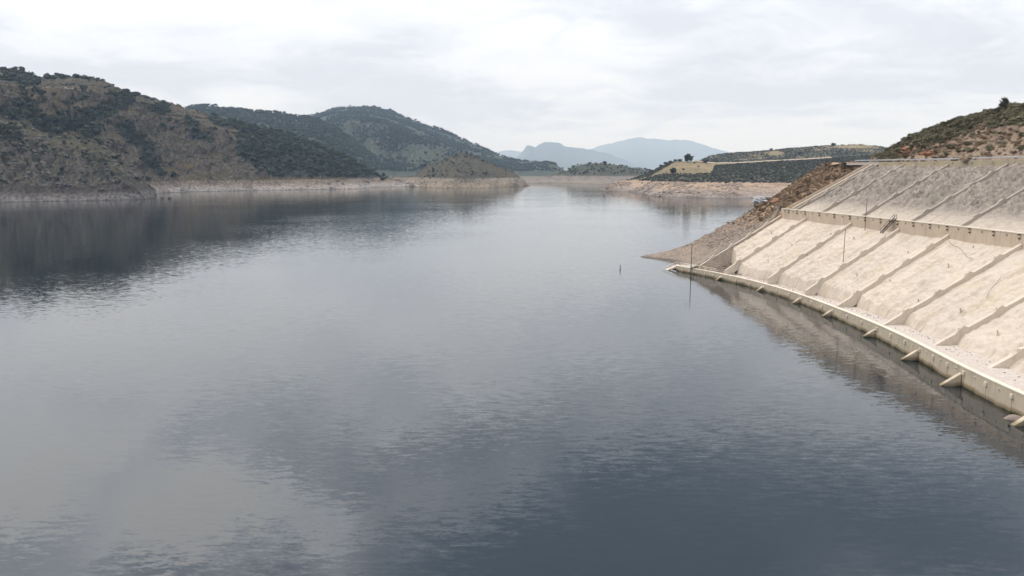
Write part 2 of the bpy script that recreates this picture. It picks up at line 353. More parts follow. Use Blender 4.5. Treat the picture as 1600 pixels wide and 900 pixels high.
def water_mat():
    m, t, b, P, g = new_mat('lake_water', 0.03)
    b.inputs['IOR'].default_value = 2.0; b.inputs['Specular IOR Level'].default_value = 0.5
    b.inputs['Base Color'].default_value = (0.010, 0.016, 0.020, 1)
    # slopes of the ripples as a function of the place (not of the distance)
    def lay(sx, sy, sc, det, w):
        mp = N(t, 'ShaderNodeMapping'); mp.inputs['Scale'].default_value = (sx, sy, 1); mp.inputs['Rotation'].default_value = (0, 0, w)
        L(t, P, mp.inputs[0]); c = noise(t, mp.outputs[0], sc, det, 0.55, 0.25, 'Color')
        return vmath(t, 'SUBTRACT', c, (0.5, 0.5, 0.5))
    a = lay(0.27, 1.0, 1.8, 2, 0.05); c = lay(0.5, 1.0, 0.22, 3, -0.25); d = lay(0.5, 1.0, 5.0, 1, 0.3)
    # calm and ruffled patches
    pm = N(t, 'ShaderNodeMapping'); pm.inputs['Scale'].default_value = (0.6, 1, 1); L(t, P, pm.inputs[0])
    pn = noise(t, pm.outputs[0], 0.018, 4, 0.6, 0.6); pn2 = noise(t, pm.outputs[0], 0.0035, 3, 0.5, 0.4)
    amp = math_n(t, 'MULTIPLY', maprange(t, pn, 0.34, 0.66, 0.6, 1.1), maprange(t, pn2, 0.35, 0.65, 0.75, 1.25))
    def sc_(v, f):
        n = N(t, 'ShaderNodeVectorMath', operation='SCALE'); L(t, v, n.inputs[0])
        if isinstance(f, float): n.inputs[3].default_value = f
        else: L(t, f, n.inputs[3])
        return n.outputs[0]
    s = vmath(t, 'ADD', vmath(t, 'ADD', sc_(a, 0.105), sc_(c, 0.006)), sc_(d, 0.055))
    s = sc_(s, amp)
    s = vmath(t, 'MULTIPLY', s, (0.55, 1.0, 0.0))
    n = vmath(t, 'NORMALIZE', vmath(t, 'ADD', s, (0, 0, 1)))
    L(t, n, b.inputs['Normal'])
    return m
M['water'] = water_mat()

# ------------------------------------------------------------------ water, plain, haze
wm = mesh_from('water', [(-2600, -60, 0), (2600, -60, 0), (2600, 2600, 0), (-2600, 2600, 0)], [(0, 1, 2, 3)], M['water'])
tag(link('water', wm), 'calm grey reservoir water with fine ripples', None, None, 'structure')
gm = mesh_from('ground', [(-25500, 1900, 3), (25500, 1900, 3), (25500, 33500, 3), (-25500, 33500, 3)], [(0, 1, 2, 3)], M['plain'])
tag(link('ground', gm), 'dry ground stretching behind the hills', None, None, 'structure')
hz = MB(); hz.hexa([(-26000, -400, -6), (26000, -400, -6), (26000, 34000, -6), (-26000, 34000, -6), (-26000, -400, 1300), (26000, -400, 1300), (26000, 34000, 1300), (-26000, 34000, 1300)])
hm = bpy.data.materials.new('pale_haze'); hm.use_nodes = True; ht = hm.node_tree; ht.nodes.clear()
ho = N(ht, 'ShaderNodeOutputMaterial'); pv = N(ht, 'ShaderNodeVolumePrincipled'); L(ht, pv.outputs[0], ho.inputs['Volume'])
pv.inputs['Color'].default_value = (0.56, 0.75, 1.0, 1); pv.inputs['Absorption Color'].default_value = (1, 1, 1, 1); pv.inputs['Density'].default_value = 5.5e-5; pv.inputs['Anisotropy'].default_value = 0.0
HAZE = link('haze', mesh_from('haze', hz.V, hz.F, hm)); tag(HAZE, 'thin pale blue haze over the whole valley', None, None, 'stuff')

# ------------------------------------------------------------------ hills
HILLS = {}
def hill(name, shore, ridge, mat, nu, nv, label, prof=1.0, amp=0.10, rock=3.0, gs=0.006, seed=0, back=0.7, backdrop=0.0, scrub=None, crag=0.03, clampz=True):
    """shore: (px, py) on the water or (px, Y, z); ridge: (px, py, Y). A solid of ground between the two, falling away behind."""
    sa, sY, sZ = [], [], []
    for s in shore:
        if len(s) == 2: x, y, z = atz(s[0], s[1], 0); 
        else:
            y, z = s[1], s[2]; x = (s[0] - 800) / F * y
        sa.append(x / y); sY.append(y); sZ.append(z)
    ra, rY, rZ = [], [], []
    for px, py, Y in ridge:
        x, y, z = atY(px, py, Y); ra.append(x / y); rY.append(y); rZ.append(z)
    lo, hi = min(sa[0], ra[0]), max(sa[-1], ra[-1])
    a = np.linspace(lo, hi, nu)
    k = 3 if name.startswith('mountain') else 5; ker = np.ones(k) / k
    def ip(A, B): 
        v = np.interp(a, A, B); return np.convolve(np.pad(v, k // 2, 'edge'), ker, 'valid')
    SY, SZ, RY, RZ = ip(sa, sY), ip(sa, sZ), ip(ra, rY), ip(ra, rZ)
    tt = np.concatenate([[-0.06], np.linspace(0, 1, nv), 1 + np.linspace(0.04, back, max(6, nv // 6))])
    A, T = np.meshgrid(a, tt, indexing='ij'); SYg, SZg, RYg, RZg = (q[:, None] * np.ones_like(T) for q in (SY, SZ, RY, RZ))
    Y = SYg + (RYg - SYg) * T; X = A * Y
    tc_ = np.clip(T, 0, 1); hh = RZg - SZg
    f = tc_ ** prof
    tb = np.clip(T - 1, 0, None) / back
    Z = SZg + hh * f * (1 - tb ** 1.6) + backdrop * tb * 0
    env = np.clip(np.sin(np.pi * np.clip(tc_, 0, 1)) ** 0.7, 0, 1)
    env2 = np.clip(tc_ * 8, 0, 1) * (0.4 + 0.6 * env)
    Z = Z + hh * amp * ridged(X * gs, Y * gs * 0.6, 3, seed) * env * 0.8
    Z = Z + rock * fbm(X * gs * 5, Y * gs * 4, 5, seed + 7, 0.55) * env2
    Z = Z + hh * crag * np.maximum(ridged(X * gs * 9, Y * gs * 7, 4, seed + 13, 0.6), 0) ** 1.5 * env2
    X = X + rock * 1.2 * fbm(X * gs * 7, Z * gs * 9, 4, seed + 21) * env2
    lim = H + (RZg - H) / RYg * Y - Y * (0.0002 + 0.03 * np.clip(1 - T, 0, 1))
    Z = np.where((T < 1.0) & (Z > lim), lim + 0.15 * np.tanh((Z - lim) / 20) * 0, Z) if clampz else Z
    if SZg.max() <= 0.01: Z = np.where(T < 0, -4.0, Z)
    else: Z = np.where(T < 0, SZg - 6, Z)
    nA, nT = X.shape; idx = np.arange(nA * nT).reshape(nA, nT)
    q = np.stack([idx[:-1, :-1], idx[1:, :-1], idx[1:, 1:], idx[:-1, 1:]], -1).reshape(-1, 4)
    V = np.stack([X, Y, Z], -1).reshape(-1, 3)
    me = bpy.data.meshes.new(name); me.vertices.add(len(V)); me.vertices.foreach_set('co', V.ravel())
    me.loops.add(q.size); me.loops.foreach_set('vertex_index', q.ravel().astype(np.int32))
    me.polygons.add(len(q)); me.polygons.foreach_set('loop_start', np.arange(0, q.size, 4, dtype=np.int32))
    me.update(calc_edges=True); me.materials.append(mat)
    me.polygons.foreach_set('use_smooth', np.ones(len(q), bool))
    px, py = proj(V[:, 0], V[:, 1], V[:, 2])
    att = me.attributes.new('scrub', 'FLOAT', 'POINT')
    sv = np.zeros(len(V)) if scrub is None else scrub(px, py, V)
    att.data.foreach_set('value', sv.astype(np.float32))
    o = link('hill' if not name.startswith('mountain') else 'mountain', me); tag(o, label, None, None, 'structure')
    HILLS[name] = dict(o=o, V=V, px=px, py=py, T=T.ravel(), T2=T, bvh=None, nT=nT)
    return o

def poly_mask(px, py, poly):
    inside = np.zeros(len(px), bool); n = len(poly)
    for i in range(n):
        x1, y1 = poly[i]; x2, y2 = poly[(i + 1) % n]
        if y1 == y2: continue
        c = ((y1 > py) != (y2 > py)) & (px < (x2 - x1) * (py - y1) / (y2 - y1) + x1)
        inside ^= c
    return inside
def blob(px, py, cx, cy, rx, ry, rot=0):
    c, s = math.cos(math.radians(rot)), math.sin(math.radians(rot))
    dx, dy = px - cx, py - cy; u = (dx * c + dy * s) / rx; v = (-dx * s + dy * c) / ry
    return np.clip(1.3 - (u * u + v * v), 0, 1)

WOOD_LEFT = [(25, 178, 38, 16, 0), (75, 195, 40, 14, 15), (40, 160, 30, 8, 0), (120, 195, 35, 14, 20), (160, 175, 45, 14, -15), (195, 155, 22, 9, 15),
             (205, 212, 40, 14, 35), (235, 250, 24, 12, 50), (120, 155, 14, 6, 0), (30, 125, 34, 8, 10), (90, 215, 24, 8, 25), (145, 205, 22, 9, -30),
             (250, 170, 16, 9, 20), (300, 195, 16, 8, 30), (312, 212, 22, 10, 25), (340, 190, 18, 8, 20), (250, 270, 14, 7, 10), (8, 205, 22, 12, 20), (35, 215, 14, 10, 30)]
POLY_WOOD = [(345, 178), (420, 195), (480, 209), (530, 232), (570, 254), (615, 275), (600, 277), (520, 277), (425, 277), (415, 262), (395, 258), (372, 245), (365, 225), (375, 205), (350, 195)]
def wood_h1(px, py):
    m = np.zeros(len(px))
    for bb in WOOD_LEFT: m = np.maximum(m, blob(px, py, *bb))
    m = np.maximum(m, poly_mask(px, py, POLY_WOOD) * 0.9)
    return m

hill('hill_behind_left', [(-520, 330), (-260, 322), (0, 312), (200, 305), (262, 301), (300, 299.5), (400, 297.5), (500, 296), (560, 295), (630, 293.3), (655, 291)],
     [(-520, 70, 1300), (-300, 90, 1320), (-120, 100, 1400), (0, 110, 1450), (20, 111, 1450), (45, 117, 1430), (62, 124, 1400), (85, 121, 1380), (115, 121, 1380), (145, 124, 1380), (165, 129, 1380), (178, 139, 1390), (200, 144, 1400),
      (240, 156, 1430), (290, 170, 1470), (320, 180, 1490), (360, 190, 1500), (420, 205, 1520), (480, 220, 1530), (530, 242, 1520), (570, 262, 1500), (600, 276, 1480), (615, 281, 1470), (635, 283, 1450), (655, 290, 1430)],
     M['hill_left'], 640, 200, 'dark rocky hillside with evergreen woods on the left shore', 0.92, 0.24, 10, 0.006, 3, crag=0.07,
     scrub=lambda px, py, V: wood_h1(px, py) * 0.75 * (V[:, 2] > 15))
hill('knoll_left', [(-520, 345), (-260, 332), (-100, 322), (0, 316), (80, 314.5), (150, 313.5), (215, 311.5), (258, 310), (263, 309)],
     [(-520, 150, 1300), (-260, 160, 1300), (-60, 172, 920), (0, 186, 935), (30, 194, 930), (60, 207, 930), (100, 216, 925), (150, 226, 920), (185, 243, 915), (212, 268, 912), (235, 290, 906), (258, 306, 1300), (263, 309, 897)],
     M['knoll_left'], 420, 150, 'grassy rocky knoll at the left shore in front of the wooded hillside', 0.8, 0.10, 5, 0.009, 9, crag=0.10,
     scrub=lambda px, py, V: np.maximum(blob(px, py, 12, 208, 26, 12, 20), 0.45 * (fbm(V[:, 0] * .03, V[:, 1] * .03, 3, 4) > 0.12)) * (V[:, 2] > 15))
hill('second_ridge', [(200, 2150, 0), (640, 2150, 0), (700, 2150, 0)],
     [(200, 180, 3105), (270, 175, 3105), (305, 167, 3105), (325, 166, 3105), (350, 170, 3105), (395, 176, 3105), (425, 177, 3105), (470, 184, 3078), (490, 186, 3037), (520, 199, 2970), (555, 222, 2902), (590, 250, 2835), (625, 272, 2767), (660, 287, 2700), (700, 289, 2700)],
     M['hill_far'], 300, 90, 'wooded ridge behind the left hillside', 0.9, 0.12, 10, 0.004, 15)
hill('big_hill', [(380, 2700, 0), (640, 2600, 0), (800, 2500, 0), (890, 2500, 0)],
     [(380, 195, 4600), (440, 190, 4600), (480, 183, 4600), (520, 171, 4600), (545, 168, 4600), (580, 169, 4600), (610, 176, 4600), (650, 191, 4500), (700, 209, 4400), (740, 226, 4200), (780, 243, 3950), (800, 250, 3750), (818, 253, 3650), (850, 254, 3500), (868, 258, 3400), (885, 269, 3300), (893, 276, 3250)],
     M['hill_far'], 360, 130, 'high rounded wooded hill in the middle distance', 0.95, 0.22, 16, 0.0028, 31, crag=0.05)
hill('island_knoll', [(592, 294), (625, 293.5), (660, 293.5), (700, 293.6), (760, 293.5), (800, 292.8), (812, 292), (829, 291)],
     [(592, 281, 1560), (606, 278.5, 1560), (625, 278, 1560), (648, 276, 1570), (660, 266, 1570), (680, 257, 1570), (698, 251, 1565), (712, 246, 1560), (722, 243, 1560), (734, 245, 1558), (748, 250, 1555), (762, 255, 1550), (775, 262, 1545), (788, 266, 1540), (800, 269, 1540), (812, 277, 1540), (822, 285, 1540), (829, 290.5, 1535)],
     M['knoll'], 240, 110, 'steep rocky knoll with bare pale shore at the middle of the lake', 1.25, 0.22, 5, 0.012, 44, crag=0.25)
hill('far_shore', [(815, 288.6), (850, 288.3), (905, 288), (960, 288.4), (1005, 289.5), (1060, 291)],
     [(815, 281, 1800), (850, 276, 1850), (880, 270, 1900), (893, 262, 1900), (905, 258, 1900), (925, 255.5, 1900), (945, 256, 1900), (965, 258.5, 1900), (985, 262, 1900), (1005, 265, 1900), (1040, 270, 1900), (1060, 274, 1900)],
     M['island'], 180, 60, 'low scrubby hill at the far end of the lake', 1.15, 0.06, 3, 0.01, 52,
     scrub=lambda px, py, V: 0.5 * (V[:, 2] > 17) * (py > 259))
hill('mountain_jagged', [(740, 14000, 0), (1040, 14000, 0)],
     [(740, 262, 18000), (780, 247, 18000), (806, 246, 18000), (817, 237, 18000), (825, 228, 18000), (830, 228.5, 18000), (836, 232, 18000), (846, 226, 18000), (860, 223.5, 18000), (872, 225, 18000), (890, 231, 18000), (920, 235, 18000), (950, 241, 18000), (980, 252, 18000), (1010, 263, 18000), (1040, 266, 18000)],
     M['mountain'], 200, 40, 'pale blue jagged mountain with a notch', 0.9, 0.3, 60, 0.0004, 60, crag=0.12)
hill('mountain_round', [(600, 20000, 0), (1500, 20000, 0)],
     [(600, 262, 27000), (700, 252, 27000), (770, 240, 27000), (795, 235, 27000), (830, 240, 27000), (880, 243, 27000), (925, 233, 27000), (960, 223.5, 27000), (985, 218, 27000), (1000, 216.5, 27000), (1020, 219, 27000), (1045, 220.5, 27000), (1075, 221, 27000), (1100, 227, 27000), (1130, 237, 27000), (1180, 247, 27000), (1300, 255, 27000), (1500, 262, 27000)],
     M['mountain'], 260, 40, 'palest blue broad mountain on the horizon', 0.9, 0.28, 70, 0.0003, 71, crag=0.1)

def scrub_h6(px, py, V):
    dark = poly_mask(px, py, [(1118, 258), (1400, 240), (1400, 300), (1290, 286), (1120, 285.5), (1040, 284), (990, 283), (1035, 272), (1110, 271)])
    d2 = 0.7 * poly_mask(px, py, [(975, 284), (1020, 262), (1060, 249), (1040, 262), (1015, 276)])
    return np.maximum(dark * 0.95, d2) * (V[:, 2] > 15.2)
hill('right_headland', [(938, 299.5), (965, 302), (1000, 305), (1050, 308), (1110, 309.5), (1180, 309.8), (1260, 311), (1400, 313), (1700, 318)],
     [(938, 299, 1165), (950, 290, 1180), (965, 284, 1200), (985, 281, 1230), (1005, 274, 1260), (1025, 264, 1280), (1043, 256, 1290), (1060, 252, 1300), (1090, 252.5, 1300), (1115, 256, 1300), (1150, 255.5, 1310), (1200, 252.5, 1330), (1250, 250, 1350), (1300, 247, 1370), (1400, 240, 1400), (1700, 232, 1450)],
     M['shore_right'], 420, 150, 'bare rocky headland with golden grass and dark scrub on the right', 0.95, 0.035, 1.6, 0.012, 83, crag=0.02, scrub=scrub_h6)
def scrub_h7(px, py, V):
    return 0.62 + 0.4 * fbm(V[:, 0] * .012, V[:, 1] * .012, 3, 5) - 0.7 * blob(px, py, 1212, 240, 14, 4) - 0.6 * blob(px, py, 1330, 229, 45, 3)
hill('right_back_hill', [(1040, 1480, 26), (1130, 1480, 28), (1300, 1500, 33), (1500, 1500, 38), (1750, 1500, 40)],
     [(1040, 268, 1700), (1090, 254, 1800), (1107, 244.5, 1850), (1130, 240, 1900), (1170, 237.5, 1900), (1205, 235, 1900), (1250, 230.5, 1900), (1300, 227.5, 1900), (1340, 226, 1900), (1370, 228.5, 1900), (1400, 234, 1900), (1450, 240, 1900), (1750, 245, 1900)],
     M['shore_right'], 260, 70, 'low hill of dark green scrub behind the headland', 0.9, 0.05, 3, 0.008, 95, scrub=scrub_h7)

# track between headland and back hill, with its real width
def surf_bvh(name):
    h = HILLS[name]
    if h['bvh'] is None:
        me = h['o'].data; h['bvh'] = BVHTree.FromPolygons([v.co for v in me.vertices], [tuple(p.vertices) for p in me.polygons])
    return h['bvh']
def drop(names, x, y):
    best = None
    for n in (names if isinstance(names, (list, tuple)) else [names]):
        r = surf_bvh(n).ray_cast(Vector((x, y, 1300)), Vector((0, 0, -1)))
        if r[0] is not None and (best is None or r[0].z > best): best = r[0].z
    return best
def hitpx(names, px, py):
    x, y, z = ray(px, py); d = Vector((float(x), float(y), float(z))).normalized(); best = None
    for n in (names if isinstance(names, (list, tuple)) else [names]):
        r = surf_bvh(n).ray_cast(Vector((0, 0, H)), d)
        if r[0] is not None and (best is None or r[3] < best[1]): best = (r[0], r[3])
    return best[0] if best else None
tb_ = MB(); prev = None
for i in range(52):
    px = 1085 + i * 4.2; Y = 1300 + (px - 1100) * 0.33; 
    py = np.interp(px, [1085, 1115, 1150, 1200, 1250, 1300, 1345], [252.5, 255.6, 255.2, 252.2, 249.8, 246.8, 243.8])
    P3 = [atY(px, py, Y + k) for k in (-3, 4)]
    zt = [drop('right_headland', float(p[0]), float(p[1])) for p in P3]
    if None in zt: prev = None; continue
    z = max(zt) + 0.5
    cur = [(float(P3[0][0]), float(P3[0][1]), z), (float(P3[1][0]), float(P3[1][1]), z + 1.6)]
    if prev: tb_.hexa([(p[0], p[1], p[2] - 2.5) for p in (prev[0], cur[0], cur[1], prev[1])] + [prev[0], cur[0], cur[1], prev[1]])
    prev = cur
tag(tb_.build('dirt_track', M['track']), 'pale dirt track along the top of the dark scrub', None, None, 'structure')

# ------------------------------------------------------------------ the retained bank on the right
def tab(pairs):
    A = np.array(sorted(pairs), float)
    ys = np.linspace(A[0, 0], A[-1, 0], 400); v = np.interp(ys, A[:, 0], A[:, 1]); k = 41
    v2 = np.convolve(np.pad(v, k // 2, mode='reflect', reflect_type='odd'), np.ones(k) / k, 'valid')
    return lambda y: np.interp(y, ys, v2)
xt = tab([(40, 74.5), (80, 72.5), (104, 72), (112, 72.0), (126, 73.2), (143, 75.2), (165, 76.3), (187, 75.9), (202, 75), (215, 72.9), (226, 70.5), (242, 65.5), (255, 60), (267, 54), (280, 48)])
zt_ = tab([(40, 3.6), (104, 3.45), (143, 3.1), (165, 2.7), (190, 2.35), (215, 2.2), (240, 2.0), (262, 1.7), (280, 1.6)])
xf = tab([(40, 78), (100, 76.0), (120, 75.9), (136.5, 76.6), (156, 77.2), (179, 77.6), (197, 75.4), (217, 72.2), (239.4, 67.3), (252, 62.0), (262, 57.5), (280, 50)])
xb = tab([(40, 104), (100, 105.6), (120, 105.8), (136, 105.2), (156.2, 104.0), (178.8, 102.0), (196.7, 99.0), (217.3, 96.0), (239.4, 91.6), (252, 88.2), (262, 85), (280, 79)])
xc = tab([(40, 134), (120, 131), (150, 129), (176, 126), (193.5, 123.2), (214, 120.4), (233, 117.3), (252, 114.6), (280, 110.5)])
zc = lambda y: 36.1
Y0, Y1 = 62.0, 252.0
ZB, ZBT = 19.5, 21.85            # upper wall: foot and top

def zline_low(x, y): 
    a, b = xf(y), xb(y); return 3.0 + (ZB + 0.2 - 3.0) * (x - a) / (b - a)
def zline_up(x, y):
    a, b = xb(y) + 0.6, xc(y); return ZBT + (zc(y) - ZBT) * (x - a) / (b - a)

RIBS_L = [252.0, 239.4, 217.3, 196.7, 178.8, 156.2, 136.5, 119.9, 100.5, 81.0]
RIBS_U = [246.0, 233.0, 214.3, 193.5, 176.3, 158.0, 139.0]

slope = empty('embankment', (90, 160, 0)); tag(slope, 'sprayed concrete slope above the right shore', None, None, 'structure')
def grid_mesh(name, X, Y, Z, mat, parent=None, smooth=True):
    a, b = X.shape; idx = np.arange(a * b).reshape(a, b)
    q = np.stack([idx[:-1, :-1], idx[1:, :-1], idx[1:, 1:], idx[:-1, 1:]], -1).reshape(-1, 4)
    base = Vector((0, 0, 0))
    if parent is not None: base = parent.location
    V = np.stack([X, Y, Z], -1).reshape(-1, 3) - np.array(base)
    return link(name, mesh_from(name, V, q.tolist(), mat, None, smooth), parent)
def lumps(X, Y, amp, seed):
    # sprayed concrete over broken rock: big soft lumps, ledges running along the slope, sharp small knobs
    return amp * (0.75 * fbm(X * 0.16, Y * 0.22, 4, seed, 0.55) + 0.55 * ridged(X * 0.5 + Y * 0.12, Y * 0.33, 4, seed + 5, 0.6) - 0.2)
for k in range(len(RIBS_L) - 1):
    ya, yb = RIBS_L[k + 1] + 0.2, RIBS_L[k] - 0.2
    ny = max(40, int((yb - ya) * 3.2)); nx = 110
    yy = np.linspace(ya, yb, ny); tt = np.linspace(0, 1, nx)
    Yg, T = np.meshgrid(yy, tt, indexing='ij')
    toe = xf(Yg) + (6.0 * sstep(239, 252, Yg) if k == 0 else 0) + 3.6 + 1.1 * fbm(Yg * 0.22, Yg * 0, 3, k) ; endx = xb(Yg) + 0.25
    Xg = toe + (endx - toe) * T ** 1.15
    base = zline_low(Xg, Yg) - 1.0
    across = np.sin(np.pi * (Yg - ya) / (yb - ya))
    Zg = base + lumps(Xg, Yg, 1.0, 3 + k) * (0.35 + 0.65 * across) * sstep(0, .06, T) * (1 - 0.7 * sstep(0.93, 1, T)) - 0.35 * across
    foot = zt_(Yg) - 0.25
    Zg = np.where(T < 0.075, foot + (Zg - foot) * np.clip(T / 0.075, 0, 1) ** 0.6, Zg)
    grid_mesh('shotcrete_panel', Xg, Yg, Zg, M['shot'], slope)
for k in range(len(RIBS_U) - 1):
    ya, yb = RIBS_U[k + 1] + 0.2, RIBS_U[k] - 0.2
    ny = max(40, int((yb - ya) * 3.6)); nx = 90
    yy = np.linspace(ya, yb, ny); tt = np.linspace(0, 1, nx)
    Yg, T = np.meshgrid(yy, tt, indexing='ij')
    Xg = xb(Yg) + 0.5 + (xc(Yg) + 0.1 - xb(Yg) - 0.5) * T
    rough = 1.2 + 2.6 * sstep(0.2, 0.4, T)
    across = np.sin(np.pi * (Yg - ya) / (yb - ya)) ** 0.5
    Zg = zline_up(Xg, Yg) - 0.85 + lumps(Xg * 1.5, Yg * 1.3, 0.62, 23 + k) * (0.25 + 0.75 * across) * rough * sstep(0, .1, T) * (1 - sstep(0.95, 1, T)) + 0.3 * (1 - sstep(0, 0.1, T))
    grid_mesh('shotcrete_panel', Xg, Yg, Zg, M['shot'], slope)

# gravel path between wall and slope foot
yy = np.linspace(Y0, 264, 260); tt = np.linspace(0, 1, 26); Yg, T = np.meshgrid(yy, tt, indexing='ij')
Xg = xt(Yg) + 0.75 + (xf(Yg) + 7 - xt(Yg) - 0.75) * T
Zg = zt_(Yg) - 0.10 + 0.22 * T + 0.10 * fbm(Xg * 0.7, Yg * 0.7, 4, 2) * np.clip(T * 6, 0, 1)
tag(grid_mesh('path', Xg, Yg, Zg, M['gravel']), 'grey gravel path between the low wall and the slope', None, None, 'structure')

def on_low(px, py):
    x, y, z = ray(px, py)
    for Y in np.linspace(100, 250, 3000):
        t = Y / y; X = x * t; Z = H + z * t
        if X > xf(Y) and X < xb(Y) and Z <= zline_low(X, Y) - 1.0: return (float(X), float(Y), float(Z))
for px, py in ((1201, 409), (1299, 366), (1206, 363), (1483, 415), (1522, 387), (1335, 372), (1262, 400), (1238, 383), (1436, 470), (1392, 440), (1502, 485), (1560, 520), (1420, 395), (1340, 430)):
    p = on_low(px, py)
    if p:
        m = MB(); m.bar((p[0], p[1], p[2] - 0.5), (p[0] - 0.22, p[1], p[2] + 0.35), 0.16, 8); m.bar((p[0] - 0.1, p[1], p[2] + 0.1), (p[0] - 0.225, p[1], p[2] + 0.37), 0.12, 8, 1)
        m.build('drain_pipe', [M['wall_up'], M['hole']], slope)
# ---- concrete ribs
M['rib_up'] = concrete_mat('weathered_rib_concrete', (0.44, 0.375, 0.315), (0.35, 0.30, 0.25), (0.2, 0.17, 0.14))
def rib(y, side, nth, label):
    if side == 'low':
        x0, x1 = float(xf(y)) + 0.0, float(xb(y)) - 0.02; zl = lambda x: float(zline_low(x, y)); fr = [0.17, 0.40, 0.62, 0.83]; w = 0.42
        z0 = float(zt_(y)) + 0.0
        x0 = max(x0 - (3.0 - z0) / 0.66, float(xt(y)) + 0.86)
    else:
        x0, x1 = float(xb(y)) + 0.7, float(xc(y)) - 0.02; zl = lambda x: float(zline_up(x, y)); fr = [0.16, 0.40, 0.64, 0.84]; w = 0.36
    anchors = [x0 + (x1 - x0) * f for f in fr]
    pts = [(x0, 0.0)]
    for a in anchors:
        h = 0.62 if side == 'low' else 0.5
        pts += [(a - 1.3, 0.0), (a, h), (a + h / 0.66, 0.0)]
    pts.append((x1, 0.0))
    pts = [(pts[0])] + [(x + rng.uniform(-.12, .12), h * rng.uniform(0.8, 1.25) + rng.uniform(-.04, .06)) for x, h in pts[1:-1]] + [pts[-1]]
    t = empty('concrete_rib', (x0, y, zl(x0)))
    tag(t, label, 'rib', 'concrete ribs running up the retained slope')
    m = MB(); V = []; n = len(pts)
    for x, h in pts:
        zz = zl(x) + h
        V += [(x, y - w, zz), (x, y + w, zz), (x, y + w, zz - 2.6 - h), (x, y - w, zz - 2.6 - h)]
    Fc = []
    for i in range(n - 1):
        a = 4 * i; b = a + 4
        Fc += [(a, b, b + 1, a + 1), (a + 1, b + 1, b + 2, a + 2), (a + 3, b + 3, b, a), (a + 2, b + 2, b + 3, a + 3)]
    Fc += [(0, 1, 2, 3), (4 * n - 1, 4 * n - 2, 4 * n - 3, 4 * n - 4)]
    m.add(V, Fc); m.build('beam', M['rib'] if side == 'low' else M['rib_up'], t)
    for a in anchors:
        xa = a - 0.5; h = 0.62 if side == 'low' else 0.5
        zz = zl(xa) + h * (0.8 / 1.3) ; sl = Vector((1.3, 0, zl(a) + h - zl(a - 1.3))).normalized(); nn = Vector((-sl.z, 0, sl.x))
        b = MB(); c = Vector((xa, y, zz)); yv = Vector((0, 1, 0))
        for s1, s2, hx, hy in ((-1, 0, 0.07, 0.27), (1, 0, 0.07, 0.27), (0, -1, 0.2, 0.07), (0, 1, 0.2, 0.07)):
            b.box(c + sl * (0.2 * s1) + yv * (0.2 * s2) + nn * 0.05, sl, yv, nn, hx, hy * (1 if s2 == 0 else 1), 0.09)
        b.box(c + nn * 0.025, sl, yv, nn, 0.14, 0.14, 0.04, 1)
        b.build('anchor_head', [M['coping'], M['hole']], t)
    return t
LOWLAB = ['pale concrete rib beside the handrail, far left edge of the lower slope', 'lower rib next to the far left edge rib, meeting the start of the upper wall',
          'lower slope rib just left of the slim pole standing on the panel', 'lower slope rib ending at the dark steel stairs of the upper wall',
          'lower slope rib just right of the dark steel stairs', 'lower slope rib that reaches the stained upper wall at the right picture edge',
          'lower slope rib in front of the hanging cable panel, cut by the picture edge', 'lowest rib fully seen at its foot near the right edge, with flat shoulder',
          'lower slope rib beyond the right edge of the picture', 'lower slope rib nearest the viewer, outside the picture']
for k, y in enumerate(RIBS_L[:8]): rib(y, 'low', k, LOWLAB[k])
UPLAB = ['narrow upper slope rib along the far left edge beside the brushy bank', 'upper slope rib second from the brushy bank, over the start of the wall',
         'upper slope rib above the slim pole with the crossbar, reaching the guardrail', 'upper slope rib above the dark steel stairs', 'upper slope rib at the right picture edge']
for k, y in enumerate(RIBS_U[:5]): rib(y, 'up', k, UPLAB[k])

# ---- walls
def nrm(fx, y):
    d = float(fx(y + 0.5) - fx(y - 0.5)); v = Vector((-1, d, 0)); v.normalize(); return v      # outward (towards the lake)
def wall_piece(fx, ya, yb, zb, zt, th, gap=0.03, n=4, taper=0.0):
    m = MB(); ys = np.linspace(ya + gap, yb - gap, n)
    V = []
    for y in ys:
        y = float(y); p = Vector((float(fx(y)), y, 0)); nn = nrm(fx, y); z1 = zt(y) if callable(zt) else zt; z0 = zb(y) if callable(zb) else zb
        q = p - nn * th
        V += [(p.x + nn.x * taper, p.y, z0), (p.x, p.y, z1), (q.x, q.y, z1), (q.x, q.y, z0)]
    Fc = []
    for i in range(n - 1):
        a = 4 * i; b = a + 4; Fc += [(a, a + 1, b + 1, b), (a + 1, a + 2, b + 2, b + 1), (a + 2, a + 3, b + 3, b + 2)]
    Fc += [(3, 2, 1, 0), (4 * n - 4, 4 * n - 3, 4 * n - 2, 4 * n - 1)]
    m.add(V, Fc); return m
def anchor(m, c, nn, w, h, d, hole=False):
    yv = Vector((-nn.y, nn.x, 0)); zv = Vector((0, 0, 1))
    if not hole:
        m.box(c + nn * d / 2, yv, zv, nn, w / 2, h / 2, d / 2)
        m.box(c + nn * (d + 0.01), yv, zv, nn, w * 0.28, h * 0.28, 0.03)
    else:
        for s1, s2 in ((-1, 0), (1, 0), (0, -1), (0, 1)):
            m.box(c + yv * (w / 2 * s1) + zv * (h / 2 * s2) + nn * 0.03, yv, zv, nn, 0.05 if s1 else w / 2 + 0.05, 0.05 if s2 else h / 2 - 0.05, 0.04)
        m.box(c + nn * 0.012, yv, zv, nn, w / 2 - 0.04, h / 2 - 0.04, 0.02, 1)
lw = empty('retaining_wall', (float(xt(160)), 160, 0)); tag(lw, 'long low concrete wall along the waterline with anchor blocks and fins', 'wall')
ends = [RIBS_L[0] + 10] + RIBS_L + [Y0]
